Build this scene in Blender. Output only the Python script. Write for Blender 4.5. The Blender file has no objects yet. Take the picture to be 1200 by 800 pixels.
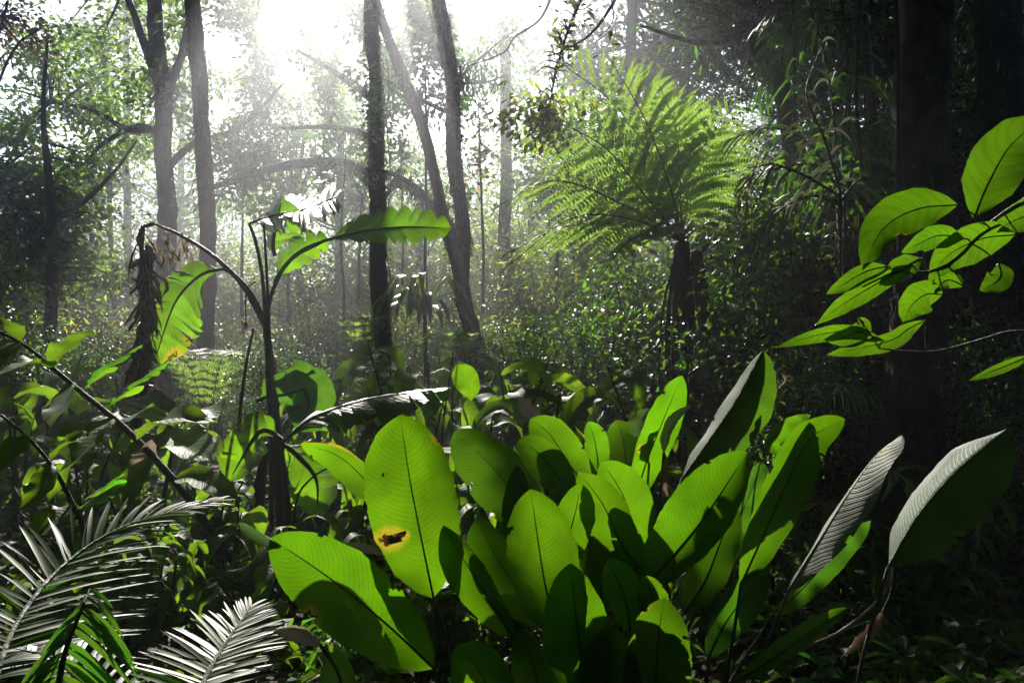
import bpy, math, random
import numpy as np

# ------------------------------------------------------------------ camera, sky, sun, exposure
SC = bpy.context.scene
COL = SC.collection
F = 933.0                    # focal length in pixels of the 1200 px wide photograph
ZC = 1.6                     # eye height
cam_d = bpy.data.cameras.new("camera")
cam_d.sensor_width = 36.0
cam_d.lens = 36.0 * F / 1200.0
cam_d.clip_end = 2000.0
cam = bpy.data.objects.new("camera", cam_d)
COL.objects.link(cam)
cam.location = (0, 0, ZC)
cam.rotation_euler = (math.radians(90), 0, 0)
SC.camera = cam

SUN_AZ, SUN_EL = math.radians(-10.5), math.radians(37.0)
SUN = np.array([math.sin(SUN_AZ) * math.cos(SUN_EL), math.cos(SUN_AZ) * math.cos(SUN_EL), math.sin(SUN_EL)])
world = bpy.data.worlds.new("World")
SC.world = world
world.use_nodes = True
wn = world.node_tree.nodes
sky = wn.new("ShaderNodeTexSky")
sky.sky_type = 'NISHITA'
sky.sun_disc = False
sky.sun_elevation = SUN_EL
sky.sun_rotation = SUN_AZ
world.node_tree.links.new(sky.outputs[0], wn["Background"].inputs[0])
wn["Background"].inputs[1].default_value = 0.10
sun_d = bpy.data.lights.new("sun", 'SUN')
sun_d.energy = 5.0
sun_d.angle = math.radians(0.5)
sun_d.color = (1.0, 0.94, 0.84)
sun = bpy.data.objects.new("sun", sun_d)
COL.objects.link(sun)
from mathutils import Vector
sun.rotation_euler = Vector(-SUN).to_track_quat('-Z', 'Y').to_euler()
SC.view_settings.view_transform = 'Standard'
SC.view_settings.look = 'None'
SC.view_settings.gamma = 1.0
SC.view_settings.exposure = 1.4
SC.render.engine = 'CYCLES'
cy = SC.cycles
cy.max_bounces = 7
cy.diffuse_bounces = 4
cy.glossy_bounces = 2
cy.transmission_bounces = 4
cy.volume_bounces = 0
cy.transparent_max_bounces = 8
cy.use_denoising = True
cy.sample_clamp_indirect = 4.0
cy.caustics_reflective = False
cy.caustics_refractive = False

RNG = np.random.default_rng(7)
R = RNG.random


def P(px, py, Y):
    return np.array([(px - 600.0) / F * Y, Y, ZC - (py - 400.0) / F * Y])


def nrm(a):
    a = np.asarray(a, float)
    return a / np.maximum(np.linalg.norm(a, axis=-1, keepdims=True), 1e-9)


# ------------------------------------------------------------------ materials
def new_mat(name):
    m = bpy.data.materials.new(name)
    m.use_nodes = True
    m.node_tree.nodes.clear()
    return m, m.node_tree.nodes, m.node_tree.links


def rgb(c):
    return (c[0], c[1], c[2], 1.0)


def leaf_mat(name, col, trans, tw=0.5, rough=0.38, spec=0.5, var=0.35, hue=0.03, veins=False, lat=22.0,
             rib=(0.02, 0.06, 0.01), ribdark=0.45, wear=False, patch=0.0):
    m, N, L = new_mat(name)
    out = N.new("ShaderNodeOutputMaterial")
    geo = N.new("ShaderNodeNewGeometry")

    def math_(op, a, b=None, c=None):
        n = N.new("ShaderNodeMath")
        n.operation = op
        for i, x in enumerate((a, b, c)):
            if x is None:
                continue
            if isinstance(x, (int, float)):
                n.inputs[i].default_value = x
            else:
                L.new(x, n.inputs[i])
        return n.outputs[0]

    def mix(fac, a, b, mode='MIX'):
        n = N.new("ShaderNodeMix")
        n.data_type = 'RGBA'
        n.blend_type = mode
        for i, x in ((0, fac), (6, a), (7, b)):
            if isinstance(x, (int, float)):
                n.inputs[i].default_value = x
            elif isinstance(x, tuple):
                n.inputs[i].default_value = rgb(x)
            else:
                L.new(x, n.inputs[i])
        return n.outputs[2]

    def hsv(color):
        h = N.new("ShaderNodeHueSaturation")
        r1 = geo.outputs["Random Per Island"]
        L.new(math_('MULTIPLY_ADD', r1, 2 * var, 1.0 - var), h.inputs["Value"])
        r2 = math_('FRACT', math_('MULTIPLY', r1, 17.31))
        L.new(math_('MULTIPLY_ADD', r2, 2 * hue, 0.5 - hue), h.inputs["Hue"])
        if isinstance(color, tuple):
            h.inputs["Color"].default_value = rgb(color)
        else:
            L.new(color, h.inputs["Color"])
        return h.outputs[0]

    ca, ct = col, trans
    bump = None
    if veins:
        uv = N.new("ShaderNodeUVMap")
        sep = N.new("ShaderNodeSeparateXYZ")
        L.new(uv.outputs[0], sep.inputs[0])
        v = math_('ABSOLUTE', math_('MULTIPLY_ADD', sep.outputs[1], 2.0, -1.0))
        # side veins leave the midrib and sweep towards the tip
        ph = math_('MULTIPLY', math_('SUBTRACT', sep.outputs[0], math_('MULTIPLY', math_('POWER', v, 1.4), 0.16)), lat * 6.2832)
        nv = N.new("ShaderNodeTexNoise")
        nv.inputs["Scale"].default_value = 14.0
        tcv = N.new("ShaderNodeTexCoord")
        L.new(tcv.outputs["Object"], nv.inputs["Vector"])
        ph = math_('ADD', ph, math_('MULTIPLY', nv.outputs[0], 5.0))
        s = math_('MULTIPLY_ADD', math_('SINE', ph), 0.5, 0.5)
        s2 = math_('MULTIPLY_ADD', math_('SINE', math_('MULTIPLY', ph, 3.0)), 0.5, 0.5)
        vein = math_('ADD', math_('MULTIPLY', math_('POWER', s, 5.0), 0.5), math_('MULTIPLY', s2, 0.4))
        ribm = N.new("ShaderNodeMapRange")
        ribm.inputs[1].default_value = 0.012
        ribm.inputs[2].default_value = 0.035
        ribm.inputs[3].default_value = 1.0
        ribm.inputs[4].default_value = 0.0
        L.new(v, ribm.inputs[0])
        tc = N.new("ShaderNodeTexCoord")
        nz = N.new("ShaderNodeTexNoise")
        nz.inputs["Scale"].default_value = 9.0
        nz.inputs["Detail"].default_value = 5.0
        L.new(tc.outputs["Object"], nz.inputs["Vector"])
        blot = math_('MULTIPLY_ADD', nz.outputs[0], 1.1, 0.45)
        nz2 = N.new("ShaderNodeTexNoise")
        nz2.inputs["Scale"].default_value = 190.0
        L.new(tc.outputs["Object"], nz2.inputs["Vector"])

        def veined(c, depth):
            dk = tuple(x * (1 - depth) for x in c)
            a = mix(vein, c, dk)
            g = N.new("ShaderNodeVectorMath")
            g.operation = 'SCALE'
            L.new(a, g.inputs[0])
            L.new(blot, g.inputs[3])
            return mix(math_('MULTIPLY', ribm.outputs[0], ribdark), g.outputs[0], rib)
        ca = veined(col, 0.25)
        ct = veined(trans, 0.36)
        # small pale and brown specks
        vo = N.new("ShaderNodeTexVoronoi")
        vo.inputs["Scale"].default_value = 34.0
        L.new(tc.outputs["Object"], vo.inputs["Vector"])
        sp = N.new("ShaderNodeMapRange")
        sp.inputs[1].default_value = 0.05
        sp.inputs[2].default_value = 0.09
        sp.inputs[3].default_value = 1.0
        sp.inputs[4].default_value = 0.0
        L.new(vo.outputs["Distance"], sp.inputs[0])
        sepc = N.new("ShaderNodeSeparateColor")
        L.new(vo.outputs["Color"], sepc.inputs[0])
        spm = math_('MULTIPLY', sp.outputs[0], math_('GREATER_THAN', sepc.outputs[0], 0.86))
        ca = mix(spm, ca, (0.16, 0.11, 0.03))
        ct = mix(spm, ct, (0.10, 0.06, 0.01))
        b = N.new("ShaderNodeBump")
        b.inputs["Strength"].default_value = 0.5
        b.inputs["Distance"].default_value = 0.006
        hgt = math_('ADD', math_('MULTIPLY', vein, -1.0), math_('MULTIPLY', nz2.outputs[0], 0.35))
        L.new(hgt, b.inputs["Height"])
        bump = b.outputs[0]
    if patch:
        tc2 = N.new("ShaderNodeTexCoord")
        nz3 = N.new("ShaderNodeTexNoise")
        nz3.inputs["Scale"].default_value = 2.2
        L.new(tc2.outputs["Object"], nz3.inputs["Vector"])
        mr = N.new("ShaderNodeMapRange")
        mr.inputs[1].default_value = 0.5
        mr.inputs[2].default_value = 0.68
        L.new(nz3.outputs[0], mr.inputs[0])
        f = math_('MULTIPLY', mr.outputs[0], patch)
        ca = mix(f, ca, (0.20, 0.19, 0.03))
        ct = mix(f, ct, (0.55, 0.50, 0.05))
    if wear:
        at = N.new("ShaderNodeAttribute")
        at.attribute_name = "wear"
        cr = N.new("ShaderNodeValToRGB")
        e = cr.color_ramp.elements
        e[0].position, e[0].color = 0.0, (0, 0, 0, 1)
        e[1].position, e[1].color = 0.45, (1, 1, 1, 1)
        tcw = N.new("ShaderNodeTexCoord")
        nw = N.new("ShaderNodeTexNoise")
        nw.inputs["Scale"].default_value = 38.0
        nw.inputs["Detail"].default_value = 6.0
        L.new(tcw.outputs["Object"], nw.inputs["Vector"])
        wv = math_('MULTIPLY', at.outputs["Fac"], math_('MULTIPLY_ADD', nw.outputs[0], 2.6, -0.45))
        L.new(wv, cr.inputs[0])
        br = N.new("ShaderNodeMapRange")
        br.inputs[1].default_value = 0.62
        br.inputs[2].default_value = 0.78
        L.new(wv, br.inputs[0])
        yel = mix(br.outputs[0], (0.30, 0.26, 0.02), (0.07, 0.03, 0.012))
        yet = mix(br.outputs[0], (0.50, 0.42, 0.02), (0.05, 0.02, 0.005))
        ca = mix(cr.outputs[0], ca, yel)
        ct = mix(cr.outputs[0], ct, yet)
    d = N.new("ShaderNodeBsdfDiffuse")
    t = N.new("ShaderNodeBsdfTranslucent")
    L.new(hsv(ca), d.inputs[0])
    L.new(hsv(ct), t.inputs[0])
    ms = N.new("ShaderNodeMixShader")
    ms.inputs[0].default_value = tw
    L.new(d.outputs[0], ms.inputs[1])
    L.new(t.outputs[0], ms.inputs[2])
    last = ms.outputs[0]
    if spec > 0:
        g = N.new("ShaderNodeBsdfGlossy")
        g.inputs["Roughness"].default_value = rough
        fr = N.new("ShaderNodeFresnel")
        fr.inputs[0].default_value = 1.45
        fm = math_('MULTIPLY', fr.outputs[0], 2.0 * spec)
        ms2 = N.new("ShaderNodeMixShader")
        L.new(fm, ms2.inputs[0])
        L.new(last, ms2.inputs[1])
        L.new(g.outputs[0], ms2.inputs[2])
        last = ms2.outputs[0]
        if bump is not None:
            for x in (g, d, fr):
                L.new(bump, x.inputs["Normal"])
    L.new(last, out.inputs[0])
    return m


def bark_mat(name, a, b, scale=6.0, stretch=0.25, moss=0.0, rough=0.9):
    m, N, L = new_mat(name)
    out = N.new("ShaderNodeOutputMaterial")
    p = N.new("ShaderNodeBsdfPrincipled")
    p.inputs["Roughness"].default_value = rough
    tc = N.new("ShaderNodeTexCoord")
    mp = N.new("ShaderNodeMapping")
    mp.inputs["Scale"].default_value = (1, 1, stretch)
    L.new(tc.outputs["Object"], mp.inputs[0])
    n1 = N.new("ShaderNodeTexNoise")
    n1.inputs["Scale"].default_value = scale
    n1.inputs["Detail"].default_value = 8.0
    n1.inputs["Roughness"].default_value = 0.65
    L.new(mp.outputs[0], n1.inputs["Vector"])
    cr = N.new("ShaderNodeValToRGB")
    e = cr.color_ramp.elements
    e[0].position, e[0].color = 0.44, rgb(a)
    e[1].position, e[1].color = 0.70, rgb(b)
    L.new(n1.outputs[0], cr.inputs[0])
    colo = cr.outputs[0]
    if moss:
        n2 = N.new("ShaderNodeTexNoise")
        n2.inputs["Scale"].default_value = 2.3
        n2.inputs["Detail"].default_value = 6.0
        L.new(tc.outputs["Object"], n2.inputs["Vector"])
        mr = N.new("ShaderNodeMapRange")
        mr.inputs[1].default_value = 0.46
        mr.inputs[2].default_value = 0.6
        mr.inputs[4].default_value = moss
        L.new(n2.outputs[0], mr.inputs[0])
        mx = N.new("ShaderNodeMix")
        mx.data_type = 'RGBA'
        L.new(mr.outputs[0], mx.inputs[0])
        L.new(colo, mx.inputs[6])
        mx.inputs[7].default_value = (0.028, 0.045, 0.014, 1)
        colo = mx.outputs[2]
    L.new(colo, p.inputs["Base Color"])
    bp = N.new("ShaderNodeBump")
    bp.inputs["Strength"].default_value = 0.9
    bp.inputs["Distance"].default_value = 0.07
    L.new(n1.outputs[0], bp.inputs["Height"])
    L.new(bp.outputs[0], p.inputs["Normal"])
    L.new(p.outputs[0], out.inputs[0])
    return m


M = {}
# hero blades
M['calathea'] = leaf_mat("big_leaf_green", (0.034, 0.075, 0.014), (0.158, 0.40, 0.005), 0.50, 0.45, 0.28, 0.30, 0.005, veins=True, lat=34, wear=True)
M['calathea_grey'] = leaf_mat("big_leaf_sheen", (0.070, 0.125, 0.06), (0.11, 0.30, 0.010), 0.42, 0.52, 0.16, 0.10, 0.01, veins=True, lat=36, ribdark=0.3, rib=(0.10, 0.15, 0.09), wear=True)  # paler and greyer than the green leaf: sun sheen put into its colour
M['calathea_pale'] = leaf_mat("big_leaf_pale_sheen", (0.20, 0.225, 0.185), (0.12, 0.24, 0.05), 0.25, 0.55, 0.15, 0.08, 0.01, veins=True, lat=26, ribdark=0.3, rib=(0.3, 0.33, 0.26), wear=True)  # base paled to grey-white to carry the sunlit sheen of the leaf
M['banana'] = leaf_mat("torn_leaf_green", (0.04, 0.085, 0.02), (0.20, 0.45, 0.008), 0.5, 0.45, 0.45, 0.18, 0.006, veins=True, lat=30, wear=True)
M['torn_sheen'] = leaf_mat("sheen_torn_leaf", (0.13, 0.15, 0.13), (0.12, 0.26, 0.02), 0.3, 0.48, 1.1, 0.15, 0.01, veins=True, lat=30, rib=(.2, .22, .18))  # greyed, lightened base colour stands in for the leaf's white shine
M['twigleaf'] = leaf_mat("thin_branch_leaf", (0.030, 0.066, 0.013), (0.095, 0.27, 0.004), 0.5, 0.45, 0.4, 0.22, 0.015, veins=True, lat=9, wear=True)
M['herb'] = leaf_mat("herb_leaf", (0.052, 0.115, 0.026), (0.18, 0.46, 0.012), 0.50, 0.48, 0.16, 0.35, 0.03, veins=True, lat=14)
M['palm'] = leaf_mat("palm_leaflet", (0.07, 0.115, 0.05), (0.14, 0.40, 0.02), 0.38, 0.52, 0.48, 0.2, 0.02)
M['fern'] = leaf_mat("fern_pinnule", (0.05, 0.09, 0.022), (0.25, 0.40, 0.05), 0.62, 0.55, 0.10, 0.25, 0.02)
M['fern_dead'] = leaf_mat("dry_fern", (0.10, 0.06, 0.025), (0.30, 0.20, 0.06), 0.4, 0.6, 0.2, 0.3, 0.02)
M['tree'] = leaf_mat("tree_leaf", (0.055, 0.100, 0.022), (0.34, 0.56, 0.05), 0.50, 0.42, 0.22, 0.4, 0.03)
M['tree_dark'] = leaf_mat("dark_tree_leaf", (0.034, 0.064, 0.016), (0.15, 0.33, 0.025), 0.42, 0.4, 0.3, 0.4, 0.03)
M['tree_lime'] = leaf_mat("lime_tree_leaf", (0.075, 0.11, 0.020), (0.50, 0.62, 0.05), 0.5, 0.4, 0.4, 0.35, 0.05)
M['shrub'] = leaf_mat("shrub_leaf", (0.042, 0.088, 0.018), (0.19, 0.42, 0.02), 0.46, 0.40, 0.42, 0.4, 0.03)
M['dry'] = leaf_mat("dry_leaf", (0.26, 0.21, 0.15), (0.30, 0.22, 0.12), 0.3, 0.6, 0.25, 0.25, 0.02)
M['dry_pale'] = leaf_mat("bleached_leaf", (0.58, 0.52, 0.45), (0.45, 0.36, 0.26), 0.25, 0.6, 0.25, 0.12, 0.02)
M['dry_grey'] = leaf_mat("grey_dry_leaf", (0.20, 0.19, 0.16), (0.12, 0.11, 0.07), 0.3, 0.55, 0.3, 0.25, 0.02)
M['dry_dark'] = leaf_mat("withered_leaf", (0.028, 0.020, 0.014), (0.05, 0.03, 0.012), 0.2, 0.5, 0.15, 0.4, 0.02)
M['orange'] = leaf_mat("orange_leaf", (0.25, 0.11, 0.04), (0.50, 0.22, 0.06), 0.5, 0.5, 0.2, 0.25, 0.02)
M['yellow'] = leaf_mat("yellow_leaf", (0.30, 0.24, 0.03), (0.70, 0.52, 0.04), 0.5, 0.5, 0.2, 0.2, 0.02)
M['cover'] = leaf_mat("low_cover_leaf", (0.036, 0.074, 0.016), (0.15, 0.36, 0.015), 0.44, 0.5, 0.2, 0.4, 0.03)
M['litter'] = leaf_mat("litter_leaf", (0.055, 0.036, 0.022), (0.06, 0.04, 0.02), 0.15, 0.7, 0.12, 0.6, 0.03)
M['bud'] = leaf_mat("red_bract", (0.20, 0.022, 0.015), (0.22, 0.02, 0.012), 0.4, 0.4, 0.4, 0.1, 0.01)
# barks
M['bark'] = bark_mat("grey_bark", (0.014, 0.012, 0.011), (0.13, 0.115, 0.095), 9.0, 0.35, 0.7)
M['bark_dark'] = bark_mat("dark_bark", (0.018, 0.015, 0.012), (0.075, 0.062, 0.048), 8.0, 0.25, 0.6)
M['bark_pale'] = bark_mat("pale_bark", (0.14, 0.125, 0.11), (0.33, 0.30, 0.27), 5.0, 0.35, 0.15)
M['bark_lichen'] = bark_mat("lichen_bark", (0.008, 0.007, 0.006), (0.15, 0.12, 0.09), 9.0, 0.6, 0.5)
M['stem'] = bark_mat("green_stem", (0.030, 0.045, 0.016), (0.07, 0.085, 0.03), 14.0, 0.3, 0.0, 0.45)
M['stem_dark'] = bark_mat("dark_stem", (0.014, 0.013, 0.009), (0.05, 0.045, 0.030), 14.0, 0.3, 0.0, 0.5)
M['stem_pale'] = bark_mat("pale_twig", (0.18, 0.15, 0.12), (0.36, 0.31, 0.26), 18.0, 0.5, 0.0, 0.6)
M['fibre'] = bark_mat("fern_trunk_fibre", (0.012, 0.009, 0.006), (0.045, 0.034, 0.024), 22.0, 0.08, 0.0, 0.9)


def ground_mat():
    m, N, L = new_mat("leaf_mould")
    out = N.new("ShaderNodeOutputMaterial")
    p = N.new("ShaderNodeBsdfPrincipled")
    p.inputs["Roughness"].default_value = 0.9
    tc = N.new("ShaderNodeTexCoord")
    vo = N.new("ShaderNodeTexVoronoi")
    vo.inputs["Scale"].default_value = 11.0
    L.new(tc.outputs["Object"], vo.inputs["Vector"])
    n1 = N.new("ShaderNodeTexNoise")
    n1.inputs["Scale"].default_value = 3.0
    n1.inputs["Detail"].default_value = 8.0
    L.new(tc.outputs["Object"], n1.inputs["Vector"])
    cr = N.new("ShaderNodeValToRGB")
    e = cr.color_ramp.elements
    e[0].position, e[0].color = 0.3, (0.022, 0.016, 0.010, 1)
    e[1].position, e[1].color = 0.7, (0.075, 0.052, 0.034, 1)
    L.new(n1.outputs[0], cr.inputs[0])
    L.new(cr.outputs[0], p.inputs["Base Color"])
    b = N.new("ShaderNodeBump")
    b.inputs["Distance"].default_value = 0.05
    L.new(vo.outputs["Distance"], b.inputs["Height"])
    L.new(b.outputs[0], p.inputs["Normal"])
    L.new(p.outputs[0], out.inputs[0])
    return m


M['ground'] = ground_mat()


# ------------------------------------------------------------------ mesh builder
class MB:
    def __init__(s):
        s.V, s.Fq, s.U, s.W, s.n = [], [], [], [], 0

    def add(s, v, faces, uv=None, wear=None):
        v = np.asarray(v, float).reshape(-1, 3)
        for f in faces:
            f = np.asarray(f, np.int64)
            if len(f):
                s.Fq.append(f + s.n)
        s.V.append(v)
        s.U.append(np.zeros((len(v), 2)) if uv is None else np.asarray(uv, float))
        s.W.append(np.zeros(len(v)) if wear is None else np.asarray(wear, float))
        s.n += len(v)
        return s

    def mesh(s, name, base=(0, 0, 0), smooth=True, uv=True):
        me = bpy.data.meshes.new(name)
        V = np.concatenate(s.V) - np.asarray(base, float)
        idx = np.concatenate([f.ravel() for f in s.Fq])
        tot = np.concatenate([np.full(len(f), f.shape[1]) for f in s.Fq])
        st = np.concatenate([[0], np.cumsum(tot)[:-1]])
        me.vertices.add(len(V))
        me.vertices.foreach_set("co", V.astype(np.float32).ravel())
        me.loops.add(len(idx))
        me.loops.foreach_set("vertex_index", idx.astype(np.int32))
        me.polygons.add(len(tot))
        me.polygons.foreach_set("loop_start", st.astype(np.int32))
        me.polygons.foreach_set("loop_total", tot.astype(np.int32))
        me.polygons.foreach_set("use_smooth", np.full(len(tot), smooth))
        U = np.concatenate(s.U)
        if uv and U.any():
            l = me.uv_layers.new(name="UVMap")
            l.data.foreach_set("uv", U[idx].astype(np.float32).ravel())
        Wr = np.concatenate(s.W)
        if Wr.any():
            a = me.attributes.new("wear", 'FLOAT', 'POINT')
            a.data.foreach_set("value", Wr.astype(np.float32))
        me.update(calc_edges=True)
        return me

    def build(s, name, mat, parent=None, base=None, smooth=True):
        if not s.n:
            return None
        if base is None:
            base = wpos(parent) if parent is not None else (0, 0, 0)
        me = s.mesh(name, base, smooth)
        me.materials.append(mat)
        o = bpy.data.objects.new(name, me)
        COL.objects.link(o)
        if parent is not None:
            o.parent = parent
        else:
            o.location = base
        return o


def wpos(o):
    p = np.zeros(3)
    while o is not None:
        p = p + np.array(o.location)
        o = o.parent
    return p


def tag(o, label=None, cat=None, group=None, kind=None):
    for k, v in (("label", label), ("category", cat), ("group", group), ("kind", kind)):
        if v:
            o[k] = v
    return o


def thing(name, label, cat, base, group=None):
    o = bpy.data.objects.new(name, None)
    COL.objects.link(o)
    o.location = tuple(base)
    o.empty_display_size = 0.1
    return tag(o, label, cat, group)


def copy_tree(o, parent=None):
    c = o.copy()
    COL.objects.link(c)
    if parent is not None:
        c.parent = parent
    for ch in list(o.children):
        copy_tree(ch, c)
    return c


def spline(pts, n):
    p = np.asarray(pts, float)
    if len(p) == 2:
        t = np.linspace(0, 1, n)[:, None]
        return p[0] * (1 - t) + p[1] * t
    d = np.r_[0, np.cumsum(np.linalg.norm(np.diff(p, axis=0), axis=1))]
    d /= d[-1]
    e = np.vstack([2 * p[0] - p[1], p, 2 * p[-1] - p[-2]])
    t = np.linspace(0, 1, n)
    k = np.clip(np.searchsorted(d, t, 'right') - 1, 0, len(p) - 2)
    u = ((t - d[k]) / np.maximum(d[k + 1] - d[k], 1e-9))[:, None]
    a, b, c, g = e[k], e[k + 1], e[k + 2], e[k + 3]
    return 0.5 * (2 * b + (c - a) * u + (2 * a - 5 * b + 4 * c - g) * u ** 2 + (3 * b - a - 3 * c + g) * u ** 3)


def frames(p, hint):
    """tangent, side, normal along a polyline; the normal stays near the hint"""
    T = nrm(np.gradient(p, axis=0))
    h = np.broadcast_to(np.asarray(hint, float), p.shape)
    S = nrm(np.cross(T, h))
    return T, S, np.cross(S, T)


def tube(mb, pts, r, seg=8, n=None, rough=0.0):
    p = spline(pts, n) if n else np.asarray(pts, float)
    K = len(p)
    rr = np.interp(np.linspace(0, 1, K), np.linspace(0, 1, len(np.atleast_1d(r))), np.atleast_1d(r))
    T = nrm(np.gradient(p, axis=0))
    h = np.array([0.13, 0.31, 0.94])
    if abs(T[0] @ nrm(h)) > 0.85:
        h = np.array([0.2, 0.95, 0.1])
    S = np.zeros_like(p)
    s = nrm(np.cross(T[0], h))
    for i in range(K):
        s = nrm(s - T[i] * (s @ T[i]))
        S[i] = s
    B = np.cross(T, S)
    a = np.linspace(0, 2 * math.pi, seg, endpoint=False)
    rad = rr[:, None] * np.ones((K, seg))
    if rough:
        g = RNG.normal(0, 1, (K, seg))
        g = (g + np.roll(g, 1, 1) + np.roll(g, 1, 0)) / 1.7
        rad = rad * (1 + rough * g)
    v = p[:, None] + rad[..., None] * (np.cos(a)[None, :, None] * S[:, None] + np.sin(a)[None, :, None] * B[:, None])
    i = np.arange(K - 1)[:, None] * seg
    j = np.arange(seg)[None, :]
    j2 = (j + 1) % seg
    q = np.stack([i + j, i + j2, i + seg + j2, i + seg + j], -1).reshape(-1, 4)
    v = np.vstack([v.reshape(-1, 3), p[-1:] + T[-1:] * rr[-1] * 0.6])
    e = (K - 1) * seg
    tip = np.stack([e + np.arange(seg), e + (np.arange(seg) + 1) % seg, np.full(seg, K * seg)], -1)
    mb.add(v, [q, tip])
    return p


PROF = {
    'paddle': ([0, .05, .18, .4, .62, .8, .92, .975, 1], [.03, .30, .70, .97, 1, .86, .56, .27, .02]),
    'blunt': ([0, .05, .2, .42, .62, .80, .91, .97, 1], [.05, .33, .74, .97, 1, .82, .54, .28, .03]),
    'oval': ([0, .08, .25, .5, .72, .88, 1], [.02, .36, .86, 1, .78, .42, .0]),
    'lance': ([0, .08, .3, .55, .8, 1], [.03, .45, .95, .9, .5, .0]),
    'strap': ([0, .1, .4, .75, 1], [.45, .8, 1, .8, .0]),
    'heart': ([0, .04, .15, .3, .6, .85, 1], [.25, .75, 1, .98, .7, .3, 0]),
}


def prof(name, t):
    a, b = PROF[name]
    return np.interp(t, a, b)


def blade(mb, mid, hw, hint, shape='paddle', N=20, Mc=9, fold=0.15, curl=0.0, wave=0.02, asym=(1.0, 1.0), edge=0.0,
          holes=(), wears=(), roll=0.0, rolltip=0.0, seed=None):
    """one leaf blade as a folded, curled and slightly wavy sheet about its midrib"""
    rg = np.random.default_rng(seed if seed is not None else int(RNG.integers(1e9)))
    p = spline(mid, N)
    t = np.linspace(0, 1, N)
    T, S, Nn = frames(p, hint)
    rol = np.radians(roll + (rolltip) * t)[:, None]
    S, Nn = S * np.cos(rol) + Nn * np.sin(rol), Nn * np.cos(rol) - S * np.sin(rol)
    w = prof(shape, t) * hw
    v = np.linspace(-1, 1, Mc)
    a = np.abs(v)
    f1, f2, ph = rg.uniform(2, 4), rg.uniform(5, 9), rg.uniform(0, 6.28, 4)
    wv = wave * hw * 6 * (np.sin(t * f1 * 6.28 / 2 + ph[0])[:, None] * v[None] ** 2 * np.sign(v)[None] * 0.5
                          + np.sin(t * f2 * 3.14 + ph[1])[:, None] * (v[None] > 0) * a[None] ** 2 * 0.35
                          + np.sin(t * f2 * 3.0 + ph[2])[:, None] * (v[None] < 0) * a[None] ** 2 * 0.35)
    asy = np.where(v < 0, asym[0], asym[1])
    e = 1 + edge * rg.normal(0, 1, (N, 1)) * a[None] ** 3
    x = w[:, None] * v[None] * asy[None] * e
    if abs(curl) > 1e-3:
        th = curl * v
        xs = w[:, None] * (np.sin(th) / curl)[None] * asy[None] * e
        zz = w[:, None] * ((1 - np.cos(th)) / curl)[None]
    else:
        xs, zz = x, 0 * x
    zz = zz + fold * np.abs(xs) + wv
    V = p[:, None] + xs[..., None] * S[:, None] + zz[..., None] * Nn[:, None]
    uv = np.stack(np.broadcast_arrays(t[:, None], (v * 0.5 + 0.5)[None]), -1).reshape(-1, 2)
    i = np.arange(N - 1)[:, None] * Mc
    j = np.arange(Mc - 1)[None]
    q = np.stack([i + j, i + j + 1, i + Mc + j + 1, i + Mc + j], -1).reshape(-1, 4)
    cu = uv[q].mean(1)
    keep = np.ones(len(q), bool)
    for (hu, hv, ru, rv) in holes:
        keep &= ((cu[:, 0] - hu) / ru) ** 2 + ((cu[:, 1] - hv) / rv) ** 2 > 1 + 0.35 * np.sin(17 * cu[:, 0] * 6 + 40 * cu[:, 1])
    wr = np.zeros(len(uv))
    for (hu, hv, ru, rv) in wears:
        dd = np.sqrt(((uv[:, 0] - hu) / ru) ** 2 + ((uv[:, 1] - hv) / rv) ** 2)
        wr = np.maximum(wr, np.clip(1.35 - dd, 0, 1))
    mb.add(V, [q[keep]], uv, wr)
    mb.last = V
    return p


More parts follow.
